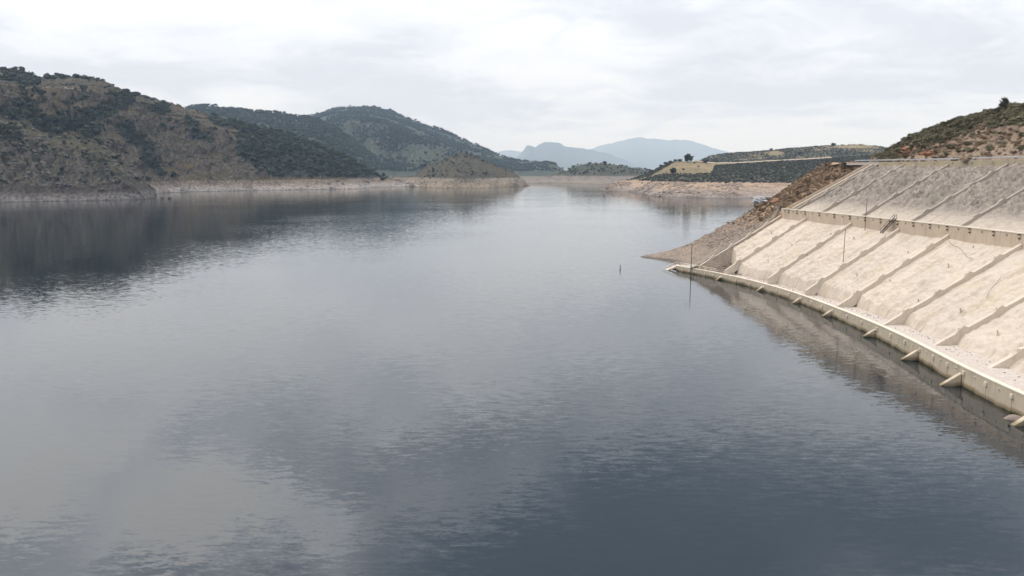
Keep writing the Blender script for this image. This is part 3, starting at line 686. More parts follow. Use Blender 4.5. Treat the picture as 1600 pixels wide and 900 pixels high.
for k in range(len(ends) - 1):
    yb, ya = ends[k], ends[k + 1]
    for j in range(3):
        a, b = ya + (yb - ya) * j / 3, ya + (yb - ya) * (j + 1) / 3
        wall_piece(xt, a, b, -2.5, lambda y: float(zt_(y)) - 0.16, 0.75, gap=0.05, taper=0.0).build('wall_panel', M['wall'], lw)
    if yb < 62: continue
    wall_piece(lambda y: xt(y) - 0.06, ya, yb, lambda y: float(zt_(y)) - 0.158, lambda y: float(zt_(y)) + 0.04, 0.9, gap=0.0, n=8).build('coping', M['coping'], lw)
    for j in range(3):
        for f, hole in ((j / 3, False), (j / 3 + 1 / 6, True)):
            y = ya + (yb - ya) * f
            if y < 64 or y > 259: continue
            nn = nrm(xt, y); m = MB(); 
            c = Vector((float(xt(y)), y, float(zt_(y)) - (0.95 if not hole else 0.9)))
            anchor(m, c, nn, 0.55 if not hole else 0.34, 0.66 if not hole else 0.36, 0.26, hole)
            m.build('anchor_block' if not hole else 'drain_hole', [M['coping'], M['hole']], lw)
for k, y in enumerate(RIBS_L[1:]):
    nn = nrm(xt, y); p = Vector((float(xt(y)), y + 0.9, 0)); t = Vector((-nn.y, nn.x, 0)); m = MB(); zt1 = float(zt_(y)) - 0.7 - 0.45 * min(1, max(0, (210 - y) / 60))
    o_ = p + nn * 0.05; w = 0.4
    V = [o_ - t * w + Vector((0, 0, -1.5)), o_ + t * w + Vector((0, 0, -1.5)), o_ + nn * 3.6 + t * w + Vector((0, 0, -1.5)), o_ + nn * 3.6 - t * w + Vector((0, 0, -1.5)),
         o_ - t * w + Vector((0, 0, zt1)), o_ + t * w + Vector((0, 0, zt1)), o_ + nn * 3.6 + t * w + Vector((0, 0, zt1 - 2.45)), o_ + nn * 3.6 - t * w + Vector((0, 0, zt1 - 2.45))]
    V = [Vector(v) for v in V]
    m.hexa([V[3], V[2], V[1], V[0], V[7], V[6], V[5], V[4]]); m.build('fin', M['wall'], lw)

uw = empty('retaining_wall', (float(xb(190)), 190, ZB)); tag(uw, 'stained concrete wall across the middle of the slope with dark anchor heads', 'wall')
for k in range(len(RIBS_L) - 2):
    yb, ya = RIBS_L[k], RIBS_L[k + 1]
    for j in range(2):
        a, b = ya + (yb - ya) * j / 2, ya + (yb - ya) * (j + 1) / 2
        wall_piece(xb, a, b, ZB - 1.6, ZBT - 0.22, 0.5, gap=0.02).build('wall_panel', M['wall_up'], uw)
    wall_piece(lambda y: xb(y) - 0.1, ya, yb, ZBT - 0.218, ZBT + 0.02, 0.95, gap=0.0, n=6).build('coping', M['coping'], uw)
    for j in range(6):
        y = ya + (yb - ya) * (j + 0.15) / 6
        nn = nrm(xb, y); m = MB(); c = Vector((float(xb(y)), y, ZBT - 0.75))
        if j % 2: anchor(m, c, nn, 0.42, 0.5, 0.05, True)
        else:
            anchor(m, c, nn, 0.5, 0.5, 0.34); yv = Vector((-nn.y, nn.x, 0))
            m.box(c + nn * 0.25 + Vector((0, 0, 0.36)), yv, Vector((0, 0, 1)), nn, 0.2, 0.1, 0.2, 1)
            m.box(c + nn * 0.17 + Vector((0, 0, -0.42)), yv, Vector((0, 0, 1)), nn, 0.14, 0.16, 0.12, 1)
        m.build('anchor_block' if j % 2 == 0 else 'drain_hole', [M['wall_up'], M['hole']], uw)
# end return of the upper wall along the left edge rib

# ---- crest upstand, road and guardrail
cu = empty('crest_wall', (float(xc(200)), 200, 35.5)); tag(cu, 'yellowish concrete kerb wall at the top of the slope under the guardrail', 'wall')
M['crest'] = concrete_mat('yellowed_concrete', (0.46, 0.385, 0.25), (0.37, 0.32, 0.235), (0.2, 0.17, 0.11))
def zroad(y): return 36.75 + 0.6 * max(0.0, min(1.0, (225 - y) / 70.0))
ycs = list(np.arange(130, 246, 7.2))
for a, b in zip(ycs[:-1], ycs[1:]):
    wall_piece(xc, float(a), float(b), 34.6, lambda y: zroad(y) - 0.1, 0.45, n=3, gap=0.015).build('wall_panel', M['crest'], cu)
    y = float(a + b) / 2; nn = nrm(xc, y); m = MB(); anchor(m, Vector((float(xc(y)), y, 36.35)), nn, 0.42, 0.42, 0.2)
    m.build('anchor_block', [M['crest'], M['hole']], cu)
# road centre line, turning right behind the hill
rd = []
for y in np.arange(120, 268, 4.0): rd.append(Vector((float(xc(y)) + 4.6, float(y), zroad(float(y)))))
p = rd[-1].copy(); hd = math.atan2(rd[-1].y - rd[-2].y, rd[-1].x - rd[-2].x)
for i in range(26):
    hd -= math.radians(5.0); p = p + Vector((math.cos(hd) * 4, math.sin(hd) * 4, -0.3)); rd.append(p.copy())
def ribbon(pts, o0, o1, dz, name, mat, thick=0.0):
    V = []; n = len(pts); 
    for i, q in enumerate(pts):
        d = (pts[min(i + 1, n - 1)] - pts[max(i - 1, 0)]); d.z = 0; d.normalize(); r = Vector((d.y, -d.x, 0))
        for o_ in (o0, o1): V.append(tuple(q + r * o_ + Vector((0, 0, dz))))
    Fc = [(2 * i, 2 * i + 1, 2 * i + 3, 2 * i + 2) for i in range(n - 1)]
    Fc = [tuple(reversed(f)) for f in Fc] if False else Fc
    return mesh_from(name, V, Fc, mat)
tag(link('road', ribbon(rd, -3.4, 3.6, 0.0, 'road', M['asphalt'])), 'narrow asphalt road on top of the slope', None, None, 'structure')
lm = link('road_marking', ribbon(rd, -3.1, -2.98, 0.006, 'road_marking', M['paint'])); tag(lm, 'white edge line on the road beside the guardrail', None, None, 'structure')
tag(link('verge', ribbon(rd, -4.2, -3.38, -0.03, 'verge', M['gravel'])), 'gravel verge between guardrail and road', None, None, 'structure')
tag(link('verge', ribbon(rd, 3.58, 9.0, -0.04, 'verge', M['gravel'])), 'gravel verge at the foot of the dry hill', None, None, 'structure')
sk = MB()
for q0, q1, i in zip(rd[:36], rd[1:37], range(36)):
    d = (q1 - q0); d.z = 0; d.normalize(); r = Vector((d.y, -d.x, 0)); e = 4.22
    sk.hexa([tuple(v) for v in (q0 - r * e - Vector((0, 0, 0.9)), q1 - r * e - Vector((0, 0, 0.9)), q1 - r * 3.5 - Vector((0, 0, 0.9)), q0 - r * 3.5 - Vector((0, 0, 0.9)), q0 - r * e - Vector((0, 0, 0.035)), q1 - r * e - Vector((0, 0, 0.035)), q1 - r * 3.5 - Vector((0, 0, 0.035)), q0 - r * 3.5 - Vector((0, 0, 0.035)))])
tag(sk.build('kerb', M['gravel']), 'pale edge of the road shoulder under the guardrail', 'kerb')
gr = empty('guardrail', (float(xc(200)) + 0.8, 200, 37)); tag(gr, 'galvanised steel guardrail along the road at the top of the slope', 'guardrail')
gp = []
for i, q in enumerate(rd[:36]):
    n = len(rd); d = (rd[min(i + 1, n - 1)] - rd[max(i - 1, 0)]); d.z = 0; d.normalize(); r = Vector((d.y, -d.x, 0)); gp.append((q - r * 3.75, r, d))
for (a, ra, da), (b, rb, db) in zip(gp[:-1], gp[1:]):
    m = MB(); V = []
    for q, r in ((a, ra), (b, rb)):
        for off, z in ((0, 0.42), (-0.07, 0.48), (-0.07, 0.54), (0, 0.60), (-0.07, 0.66), (-0.07, 0.72), (0, 0.78)):
            V.append(q - r * (0.05) + r * off + Vector((0, 0, z)))
        for off, z in ((0.03, 0.78), (0.03, 0.42)): V.append(q - r * 0.05 + r * off + Vector((0, 0, z)))
    k = 9; Fc = [(j, (j + 1) % k, (j + 1) % k + k, j + k) for j in range(k)]
    m.add(V, Fc); m.build('rail', M['galv'], gr)
    m = MB(); m.box(a + Vector((0, 0, 0.30)) + ra * 0.07, ra, da, (0, 0, 1), 0.05, 0.06, 0.5); m.build('post', M['galv'], gr)

# ---- natural bank beyond the retained slope
SH = np.array([(74, 40), (74.5, 190), (73, 217), (67, 240), (61, 254.5), (57.5, 263), (56.5, 268), (60, 278), (63, 287), (60, 294), (52, 301), (50.5, 303), (54, 309), (63, 318), (78, 330), (100, 348), (130, 372), (170, 410), (260, 470), (420, 520)], float)
def shore_dist(X, Y):
    D = np.full(X.shape, 1e9); 
    for (x1, y1), (x2, y2) in zip(SH[:-1], SH[1:]):
        dx, dy = x2 - x1, y2 - y1; t = np.clip(((X - x1) * dx + (Y - y1) * dy) / (dx * dx + dy * dy), 0, 1)
        D = np.minimum(D, np.hypot(X - x1 - t * dx, Y - y1 - t * dy))
    poly = [tuple(p) for p in SH] + [(420, 40)]
    ins = poly_mask(X.ravel(), Y.ravel(), poly).reshape(X.shape)
    return np.where(ins, D, -D)
PD = [-30, -3, 0, 4, 8, 12, 20, 30, 40, 50, 57, 62, 400]; PZ = [-6, -1.2, 0, 0.9, 1.9, 3.6, 8.8, 16.0, 24.2, 32.2, 36.45, 36.69, 36.70]
def bank_z(X, Y):
    D = shore_dist(X, Y); Z = np.interp(D, PD, PZ)
    up = sstep(6, 20, D) * (1 - sstep(54, 60, D))
    Z = Z + up * (0.9 * fbm(X * 0.07, Y * 0.07, 4, 40) + 0.8 * ridged(X * 0.16, Y * 0.16, 4, 47)) + sstep(0, 4, D) * (1 - sstep(54, 60, D)) * 0.22 * fbm(X * 0.9, Y * 0.9, 3, 50)
    return Z
xs_ = np.linspace(30, 200, 380); ys_ = np.linspace(246, 440, 420); Xg, Yg = np.meshgrid(xs_, ys_, indexing='ij')
Zg = bank_z(Xg, Yg)
# keep it under the retained part
edge = 252.6 + 0 * Yg
keep = (Yg < edge) & (Xg > xt(Yg) - 3) & (Xg < xc(Yg) + 1)
Zr = np.where(Xg < xb(Yg), zline_low(Xg, Yg), zline_up(Xg, Yg)) - 2.2
Zg = np.where(Yg < 251.5, np.minimum(Zg, np.where(Xg > xf(Yg), Zr, -3)), Zg)
w_ = sstep(251.5, 262, Yg)          # blend to meet the edge rib
Zm = np.where(Xg < xf(Yg), np.minimum(Zg, float(1.9)), np.where(Xg < xb(Yg), zline_low(Xg, Yg), np.minimum(zline_up(Xg, Yg), 36.5)) - 0.25)
Zg = np.where((Yg >= 251.5) & (Xg > xf(Yg) - 1), Zm * (1 - w_) + Zg * w_, Zg)
BANK = grid_mesh('bank', Xg, Yg, Zg, M['bank']); BANK.name = 'ground'; tag(BANK, 'stony bank and gravel spit beyond the retained slope', None, None, 'structure')
HILLS['bank'] = dict(o=BANK, V=np.stack([Xg, Yg, Zg], -1).reshape(-1, 3), bvh=None)
HILLS['bank']['px'], HILLS['bank']['py'] = proj(*HILLS['bank']['V'].T)

# ---- hill above the road
def RED(px, py): return np.maximum(blob(px, py, 1409, 237, 17, 10), blob(px, py, 1450, 240, 17, 5))
hill('road_hill', [(1362, 292, 36.4), (1385, 280, 36.5), (1420, 262, 36.6), (1500, 226, 36.6), (1600, 199, 36.8), (1700, 178, 36.9), (1850, 150, 37), (2100, 120, 37)],
     [(1362, 247, 320), (1378, 241, 312), (1392, 234, 305), (1405, 226, 300), (1420, 215.5, 298), (1450, 205, 292), (1480, 194, 285), (1500, 188, 280), (1520, 183, 276), (1545, 176, 270), (1570, 170, 265), (1600, 165, 258), (1700, 130, 240), (1850, 90, 210), (2100, 50, 170)],
     M['hill_near'], 330, 130, 'dry hill with olive scrub rising beside the road', 0.75, 0.05, 1.5, 0.05, 111, crag=0.03, back=0.6, clampz=False, scrub=lambda px, py, V: RED(px, py))

# ------------------------------------------------------------------ rails, stairs, poles
def slope_z_edge(x, y):
    return float(zline_low(x, y)) if x < xb(y) else float(zline_up(x, y))
def handrail(name, pts, label, h=1.0, step=3.0, r=0.035, mat='galv', treads=False):
    base = Vector(pts[0]); t = empty(name, base); tag(t, label, 'handrail', 'metal handrails on the slope')
    m = MB(); m.tube([Vector(p) + Vector((0, 0, h)) for p in pts], r); m.build('top_rail', M[mat], t)
    m = MB(); m.tube([Vector(p) + Vector((0, 0, h * 0.5)) for p in pts], r * 0.8); m.build('mid_rail', M[mat], t)
    for a, b in zip(pts[:-1], pts[1:]):
        a, b = Vector(a), Vector(b); n = max(1, int((b - a).length / step))
        for i in range(n):
            q = a.lerp(b, i / n); m = MB(); m.bar(q - Vector((0, 0, 0.3)), q + Vector((0, 0, h)), r); m.build('post', M[mat], t)
    return t
ye = 253.6
pts = []
for i in range(13):
    x = 59.5 + i * (float(xb(252)) - 59.5) / 12; pts.append((x, ye, max(2.0, slope_z_edge(x, 252)) + 0.1))
handrail('handrail', pts, 'grey handrail of the stairway down the left edge of the lower slope', 1.1, 2.6, 0.055, 'railpaint')
st = empty('stairway', (pts[0][0], ye + 0.2, pts[0][2])); tag(st, 'narrow concrete stairway down the far left edge of the lower slope', 'stairs')
for a, b in zip(pts[:-1], pts[1:]):
    for i in range(6):
        q = Vector(a).lerp(Vector(b), (i + 0.5) / 6); m = MB(); m.box(q + Vector((0, 0.75, -0.25)), (1, 0, 0), (0, 1, 0), (0, 0, 1), 0.2, 0.5, 0.16); m.build('step', M['stone'], st)
pts = []
for i in range(11):
    x = float(xb(247.5)) + 1 + i * (float(xc(247.5)) - float(xb(247.5)) - 1) / 10; pts.append((x, 248.2, slope_z_edge(x, 246.5) + 0.0))
m = MB()
for a, b in zip(pts[:-1], pts[1:]):
    a, b = Vector(a), Vector(b); c = (a + b) / 2; d = (b - a); l = d.length / 2; d.normalize(); m.box(c + Vector((0, 0.5, -0.1)), d, (0, 1, 0), d.cross(Vector((0, 1, 0))), l, 0.35, 0.25)
tag(m.build('kerb_beam', M['rib']), 'thin concrete edge beam beside the brushy bank on the upper slope', 'kerb')
pts2 = [(x, y + 1.4, z) for x, y, z in pts]
handrail('handrail', pts2, 'grey handrail up the left edge of the upper slope', 1.0, 3.0, 0.05, 'railpaint')
# rail on the far end of the low wall
pp = [(float(xt(y)) + 1.3, float(y), float(zt_(y))) for y in np.arange(262, 244, -2.5)]
handrail('handrail', pp, 'pale handrail on the far end of the low wall by the water', 1.0, 2.4, 0.09, 'coping')
# stairs down to the water at the wall's end
sw = empty('water_stairs', (54.5, 263.5, 0)); tag(sw, 'short concrete stairs into the water at the far end of the low wall', 'stairs')
for i in range(9):
    x = float(xt(262)) + 1.0 - i * 0.62; m = MB(); m.box((x, 264.2, 1.55 - i * 0.26), (1, 0, 0), (0, 1, 0), (0, 0, 1), 0.42, 1.5, 0.16); m.build('step', M['coping'], sw)
for yy_ in (262.9, 265.6):
    m = MB(); m.tube([(float(xt(262)) + 1.5, yy_, 2.9), (float(xt(262)) - 4.2, yy_, 0.5)], 0.06); m.build('rail', M['coping'], sw)
    for i in range(4):
        x = float(xt(262)) + 1 - i * 1.5; m = MB(); m.bar((x, yy_, 1.5 - i * 0.62 - 0.3), (x, yy_, 2.7 - i * 0.63), 0.05); m.build('post', M['coping'], sw)
# dark steel stairs down from the upper wall at rib 4
ys3 = 198.6; x1 = float(xb(ys3)) + 0.2
ds = empty('steel_stairs', (x1 - 5, ys3, 16.4)); tag(ds, 'dark steel stairs leaning on the stained upper wall', 'stairs')
A_, B_ = Vector((x1, ys3, ZBT + 0.3)), Vector((x1 - 3.3, ys3 + 0.2, 18.2))
for s in (-0.6, 0.6):
    m = MB(); m.bar(A_ + Vector((0, s, 0)), B_ + Vector((0, s, 0)), 0.11, 4); m.build('stringer', M['iron'], ds)
    m = MB(); m.bar(A_ + Vector((0, s, 1.0)), B_ + Vector((0, s, 1.0)), 0.05, 5); m.build('rail', M['iron'], ds)
    for f in (0.02, 0.35, 0.68, 0.98):
        q = A_.lerp(B_, f) + Vector((0, s, 0)); m = MB(); m.bar(q, q + Vector((0, 0, 1.0)), 0.045, 5); m.build('post', M['iron'], ds)
for i in range(16):
    q = A_.lerp(B_, (i + 0.5) / 16); m = MB(); m.box(q, (1, 0, 0), (0, 1, 0), (0, 0, 1), 0.13, 0.58, 0.03); m.build('tread', M['iron'], ds)
# poles
def pole(base, h, label, r=0.09, mat='rust', arm=None, top=None):
    t = empty('pole', base); tag(t, label, 'pole'); b = Vector(base)
    m = MB(); m.bar(b - Vector((0, 0, 1.2)), b + Vector((0, 0, h)), r, 8); m.build('shaft', M[mat], t)
    m = MB(); m.bar(b - Vector((0, 0, 0.2)), b + Vector((0, 0, 0.25)), r * 1.7, 8); m.build('base_collar', M[mat], t)
    if arm:
        m = MB(); m.bar(b + Vector((0, 0, h - 0.1)), b + Vector((arm, 0, h - 0.35)), r * 0.7, 6); m.build('arm', M[mat], t)
        m = MB(); m.box(b + Vector((arm * 1.05, 0, h - 0.45)), (1, 0, 0), (0, 1, 0), (0, 0, 1), 0.22, 0.14, 0.12); m.build('lamp_head', M[mat], t)
    if top:
        m = MB(); m.box(b + Vector((0, 0, h + 0.15)), (1, 0, 0), (0, 1, 0), (0, 0, 1), 0.16, 0.16, 0.18); m.build('cap', M['galv'], t)
    return t
x, y, z = atz(1079.5, 430, 0); pole((float(x), float(y), 0), 10.2, 'tall rusty pole with a short side arm standing in the water by the low wall', 0.11, arm=-1.6)
x, y, z = atz(969, 421.5, 0); pole((float(x), float(y), 0), 1.75, 'short dark post alone in the open water', 0.13)
def on_low(px, py):
    x, y, z = ray(px, py); best = None
    for Y in np.linspace(100, 250, 3000):
        t = Y / y; X = x * t; Z = H + z * t
        if X > xf(Y) and X < xb(Y) and Z <= zline_low(X, Y) - 1.0: return (float(X), float(Y), float(Z))
b_ = on_low(1317.5, 409); pole(b_, 8.6, 'slim pole in the middle of the lower slope panel', 0.08, 'rust')
b_ = on_low(1351.5, 359.5) or (99, 205, 19); pole(b_, 8.6, 'slim pole with small cap just below the stained upper wall', 0.08, 'rust', top=True)
# hanging cable
cp = [on_low(px, py) for px, py in ((1481, 371), (1483, 380), (1489, 387), (1498, 390), (1505, 396), (1512, 406), (1520, 408))]
m = MB(); m.tube([(p[0] - 0.15, p[1], p[2] + 0.55) for p in cp if p], 0.05); tag(m.build('cable', M['cable']), 'thin dark cable lying over the cream panel below the upper wall', 'cable')
cp = [on_low(px, py) for px, py in ((1565, 437), (1558, 447), (1550, 455), (1545, 462), (1542, 470))]
m = MB(); m.tube([(p[0] - 0.15, p[1], p[2] + 0.55) for p in cp if p], 0.04); tag(m.build('cable', M['cable']), 'short thin wire on the cream panel near the right edge', 'cable')

# ------------------------------------------------------------------ rocks
def rock_mesh(name, seed, mat, sub=2, flat=0.65):
    import bmesh
    bm = bmesh.new(); bmesh.ops.create_icosphere(bm, subdivisions=sub, radius=1.0)
    r = random.Random(seed); pl = [(Vector((r.uniform(-1, 1), r.uniform(-1, 1), r.uniform(-1, 1))).normalized(), r.uniform(0.45, 0.85)) for _ in range(9)]
    for v in bm.verts:
        for n, d in pl:
            k = v.co.dot(n) - d
            if k > 0: v.co -= n * k
        v.co.z *= flat; v.co.x *= 1.2
    me = bpy.data.meshes.new(name); bm.to_mesh(me); bm.free(); me.materials.append(mat); return me
def place_rock(me, loc, s, label, group=None, rz=0.0):
    o = link('boulder', me, None, loc); o.scale = s; o.rotation_euler = (rng.uniform(-.3, .3), rng.uniform(-.3, .3), rz); tag(o, label, 'boulder', group); return o
R = [rock_mesh('boulder', 5 + i, M['rock']) for i in range(3)]
def bz(x, y): return drop('bank', x, y)
q = hitpx('bank', 1210, 317)
if q: place_rock(rock_mesh('boulder', 31, M['rock_red'], 3), q + Vector((0, 0, 0.6)), (2.0, 1.5, 1.7), 'rusty red boulder on the bank above the bay')
q = hitpx('bank', 1214, 325)
if q: place_rock(rock_mesh('boulder', 33, M['white_stone']), q + Vector((0, 0, 0.3)), (0.6, 0.5, 0.75), 'small white stone on the bank below the red boulder')
q = hitpx('bank', 1147, 349)
if q: place_rock(R[0], q + Vector((0, 0, 0.3)), (1.0, 0.8, 0.8), 'dark boulder on the skyline of the stony bank over the water')
x, y, z = atz(1578, 655, 0)
place_rock(R[1], (float(x) + 0.6, float(y), 0.0), (1.7, 1.2, 1.3), 'dark rock in the water at the foot of the low wall, by the right edge')
# pale rocks across the bay
Rp = [rock_mesh('boulder', 61 + i, M['rock_pale'], 2, 0.8) for i in range(3)]
pile = [(1178 + 2.5 * (i % 13) + rng.uniform(-1, 1), 313.2 - (i // 13) * 1.9 + rng.uniform(-.6, .6) - 0.12 * (i % 13), rng.uniform(1.1, 2.4)) for i in range(39)]
for i, (px, py, s) in enumerate(pile):
    x, y, z = atz(px, py + 2, 1.0)
    place_rock(Rp[i % 3], (float(x), float(y) , 0.8 + (315 - py) * 0.25), (s, s * 1.2, s * 0.8), 'pale grey rock of the light rock pile across the bay', 'light rock pile across the bay', rng.uniform(0, 6))

# ------------------------------------------------------------------ scatter (stuff)
def scatter(name, pts, sizes, srcs, label, tilt=0.25):
    me = bpy.data.meshes.new(name); me.from_pydata([tuple(p) for p in pts], [], [])
    a = me.attributes.new('sz', 'FLOAT', 'POINT'); a.data.foreach_set('value', np.asarray(sizes, np.float32))
    o = link(name, me); tag(o, label, None, None, 'stuff')
    g = bpy.data.node_groups.new(name, 'GeometryNodeTree')
    g.interface.new_socket('Geometry', in_out='INPUT', socket_type='NodeSocketGeometry'); g.interface.new_socket('Geometry', in_out='OUTPUT', socket_type='NodeSocketGeometry')
    gi, go = g.nodes.new('NodeGroupInput'), g.nodes.new('NodeGroupOutput')
    j = g.nodes.new('GeometryNodeGeometryToInstance') if False else None
    gti = g.nodes.new('GeometryNodeJoinGeometry')
    for s in reversed(srcs):
        oi = g.nodes.new('GeometryNodeObjectInfo'); oi.inputs[0].default_value = s; oi.inputs['As Instance'].default_value = True
        g.links.new(oi.outputs['Geometry'], gti.inputs[0])
    ip = g.nodes.new('GeometryNodeInstanceOnPoints'); ip.inputs['Pick Instance'].default_value = True
    g.links.new(gi.outputs[0], ip.inputs['Points']); g.links.new(gti.outputs[0], ip.inputs['Instance'])
    ri = g.nodes.new('FunctionNodeRandomValue'); ri.data_type = 'INT'; ri.inputs[4].default_value = 0; ri.inputs[5].default_value = len(srcs) - 1
    g.links.new(ri.outputs[2], ip.inputs['Instance Index'])
    rr = g.nodes.new('FunctionNodeRandomValue'); rr.data_type = 'FLOAT_VECTOR'; rr.inputs[0].default_value = (-tilt, -tilt, 0); rr.inputs[1].default_value = (tilt, tilt, 6.28)
    g.links.new(rr.outputs[0], ip.inputs['Rotation'])
    na = g.nodes.new('GeometryNodeInputNamedAttribute'); na.data_type = 'FLOAT'; na.inputs[0].default_value = 'sz'
    g.links.new(na.outputs[0], ip.inputs['Scale']); g.links.new(ip.outputs[0], go.inputs[0])
    md = o.modifiers.new('scatter', 'NODES'); md.node_group = g; return o

# foliage meshes, unit height 1, base at z=0
def crown_mesh(name, seed, mat, rx=0.5, z0=0.25, z1=1.0, clumps=12, leaves=16, ls=0.11, core=0.72, cone=0.0):
    r = random.Random(seed); V = []; Fc = []
    zc_ = (z0 + z1) / 2; hz_ = (z1 - z0) / 2
    import bmesh
    bm = bmesh.new(); bmesh.ops.create_icosphere(bm, subdivisions=2, radius=1)
    off = len(V)
    for v in bm.verts:
        n = v.co.normalized(); k = core * (1 + 0.28 * math.sin(n.x * 4 + seed) * math.cos(n.y * 5 + seed * 2) + 0.12 * r.uniform(-1, 1))
        tz = n.z * k * hz_ + zc_; cx = 1 - cone * max(0, (tz - z0) / (z1 - z0))
        V.append((n.x * rx * k * cx, n.y * rx * k * cx, tz))
    for f in bm.faces: Fc.append(tuple(v.index for v in f.verts))
    bm.free()
    for c in range(clumps):
        while True:
            p = Vector((r.uniform(-1, 1), r.uniform(-1, 1), r.uniform(-1, 1)))
            if 0.45 < p.length < 1: break
        cx = 1 - cone * (p.z * 0.5 + 0.5)
        cen = Vector((p.x * rx * 0.85 * cx, p.y * rx * 0.85 * cx, p.z * hz_ * 0.85 + zc_)); cr = rx * r.uniform(0.28, 0.42)
        for l in range(leaves):
            d = Vector((r.gauss(0, 1), r.gauss(0, 1), r.gauss(0, 1))).normalized() * cr * r.uniform(0.5, 1.0)
            d.z *= 0.7; q = cen + d; a = Vector((r.gauss(0, 1), r.gauss(0, 1), r.gauss(0, 1))).normalized(); b = a.orthogonal().normalized()
            s = ls * r.uniform(0.6, 1.3); k = len(V)
            V += [tuple(q + a * s), tuple(q + b * s * 0.6), tuple(q - a * s), tuple(q - b * s * 0.6)]; Fc.append((k, k + 1, k + 2, k + 3))
    return mesh_from(name, V, Fc, mat)
def trunk_mesh(name, h, r0, seed, limbs=3):
    r = random.Random(seed); m = MB(); n = 7
    p = Vector((0, 0, -0.08)); rad = r0
    for i in range(3):
        q = p + Vector((r.uniform(-.02, .02), r.uniform(-.02, .02), h / 3 + 0.03)); ra, rb = rad, rad * 0.75
        V = [(p.x + math.cos(t * 2 * math.pi / n) * ra, p.y + math.sin(t * 2 * math.pi / n) * ra, p.z) for t in range(n)] + [(q.x + math.cos(t * 2 * math.pi / n) * rb, q.y + math.sin(t * 2 * math.pi / n) * rb, q.z) for t in range(n)]
        m.add(V, [(t, (t + 1) % n, (t + 1) % n + n, t + n) for t in range(n)]); p = q; rad = rb
    for i in range(limbs):
        a = r.uniform(0, 6.28); m.bar(p - Vector((0, 0, 0.1)), p + Vector((math.cos(a) * 0.22, math.sin(a) * 0.22, r.uniform(0.1, 0.3))), rad * 0.5, 5)
    return mesh_from(name, m.V, m.F, M['bark'])
CR_OAK = [crown_mesh('crown', 100 + i, M['leaf'], 0.56, 0.12, 1.0, 14, 16, 0.10) for i in range(3)]
CR_PINE = [crown_mesh('crown', 200 + i, M['leaf'], 0.38, 0.2, 1.0, 16, 16, 0.09, 0.66, 0.45) for i in range(2)]
CR_SHRUB = [crown_mesh('crown', 300 + i, M['shrub'], 0.8, -0.05, 0.8, 22, 28, 0.08, 0.5) for i in range(3)]
CR_BROWN = [crown_mesh('crown', 320 + i, M['brown'], 0.8, -0.05, 0.9, 20, 30, 0.075, 0.35) for i in range(2)]
TR = [trunk_mesh('trunk', 0.4, 0.045, i) for i in range(2)]
def tree(loc, h, crown, trunk, label, cat='tree', group=None, name='tree', wide=1.0, rz=None):
    t = empty(name, loc); t.scale = (h * wide, h * wide, h); t.rotation_euler = (0, 0, rng.uniform(0, 6.28) if rz is None else rz); tag(t, label, cat, group)
    c = bpy.data.objects.new('crown' if cat != 'shrub' else 'foliage', crown); C.objects.link(c); c.parent = t
    k = bpy.data.objects.new('trunk' if cat != 'shrub' else 'stem', trunk); C.objects.link(k); k.parent = t
    return t

# visibility test against all terrain
OCC = ['knoll_left', 'hill_behind_left', 'second_ridge', 'big_hill', 'island_knoll', 'far_shore', 'right_headland', 'right_back_hill', 'bank', 'road_hill']
def visible(p, eps=8.0):
    o = Vector((0, 0, H)); d = Vector(p) - o; l = d.length; d.normalize()
    for n in OCC:
        r = surf_bvh(n).ray_cast(o, d, l - eps)
        if r[0] is not None: return False
    return True
def pick(name, weight, n, rs, lim=(0, 1600), up=3.0, vis=True, eps=8.0):
    """n visible places on a hill, spread by world area and the weight function"""
    h = HILLS[name]; V = h['V']; px, py = h['px'], h['py']
    nT = h.get('nT'); 
    w = weight(px, py, V)
    w = w * (px > lim[0] - 6) * (px < lim[1] + 6)
    if nT and 'area' not in h:
        P = V.reshape(-1, nT, 3); A = np.zeros(P.shape[:2]); e1 = P[1:, :-1] - P[:-1, :-1]; e2 = P[:-1, 1:] - P[:-1, :-1]
        A[:-1, :-1] = np.linalg.norm(np.cross(e1, e2), axis=-1); h['area'] = A.ravel()
    if nT: w = w * h['area']
    w = np.clip(w, 0, None); w = w / w.sum(); idx = rs.choice(len(V), size=min(len(V), n * 4), replace=True, p=w)
    out = []
    step = 2.0
    for i in idx:
        if len(out) >= n: break
        p = V[i] + np.array([rs.uniform(-step, step), rs.uniform(-step, step), 0]); 
        z = drop(name, float(p[0]), float(p[1]))
        if z is None: continue
        p = Vector((float(p[0]), float(p[1]), z))
        if vis and not visible(p + Vector((0, 0, up)), eps): continue
        out.append(p)
    return out
rs = np.random.RandomState(77)

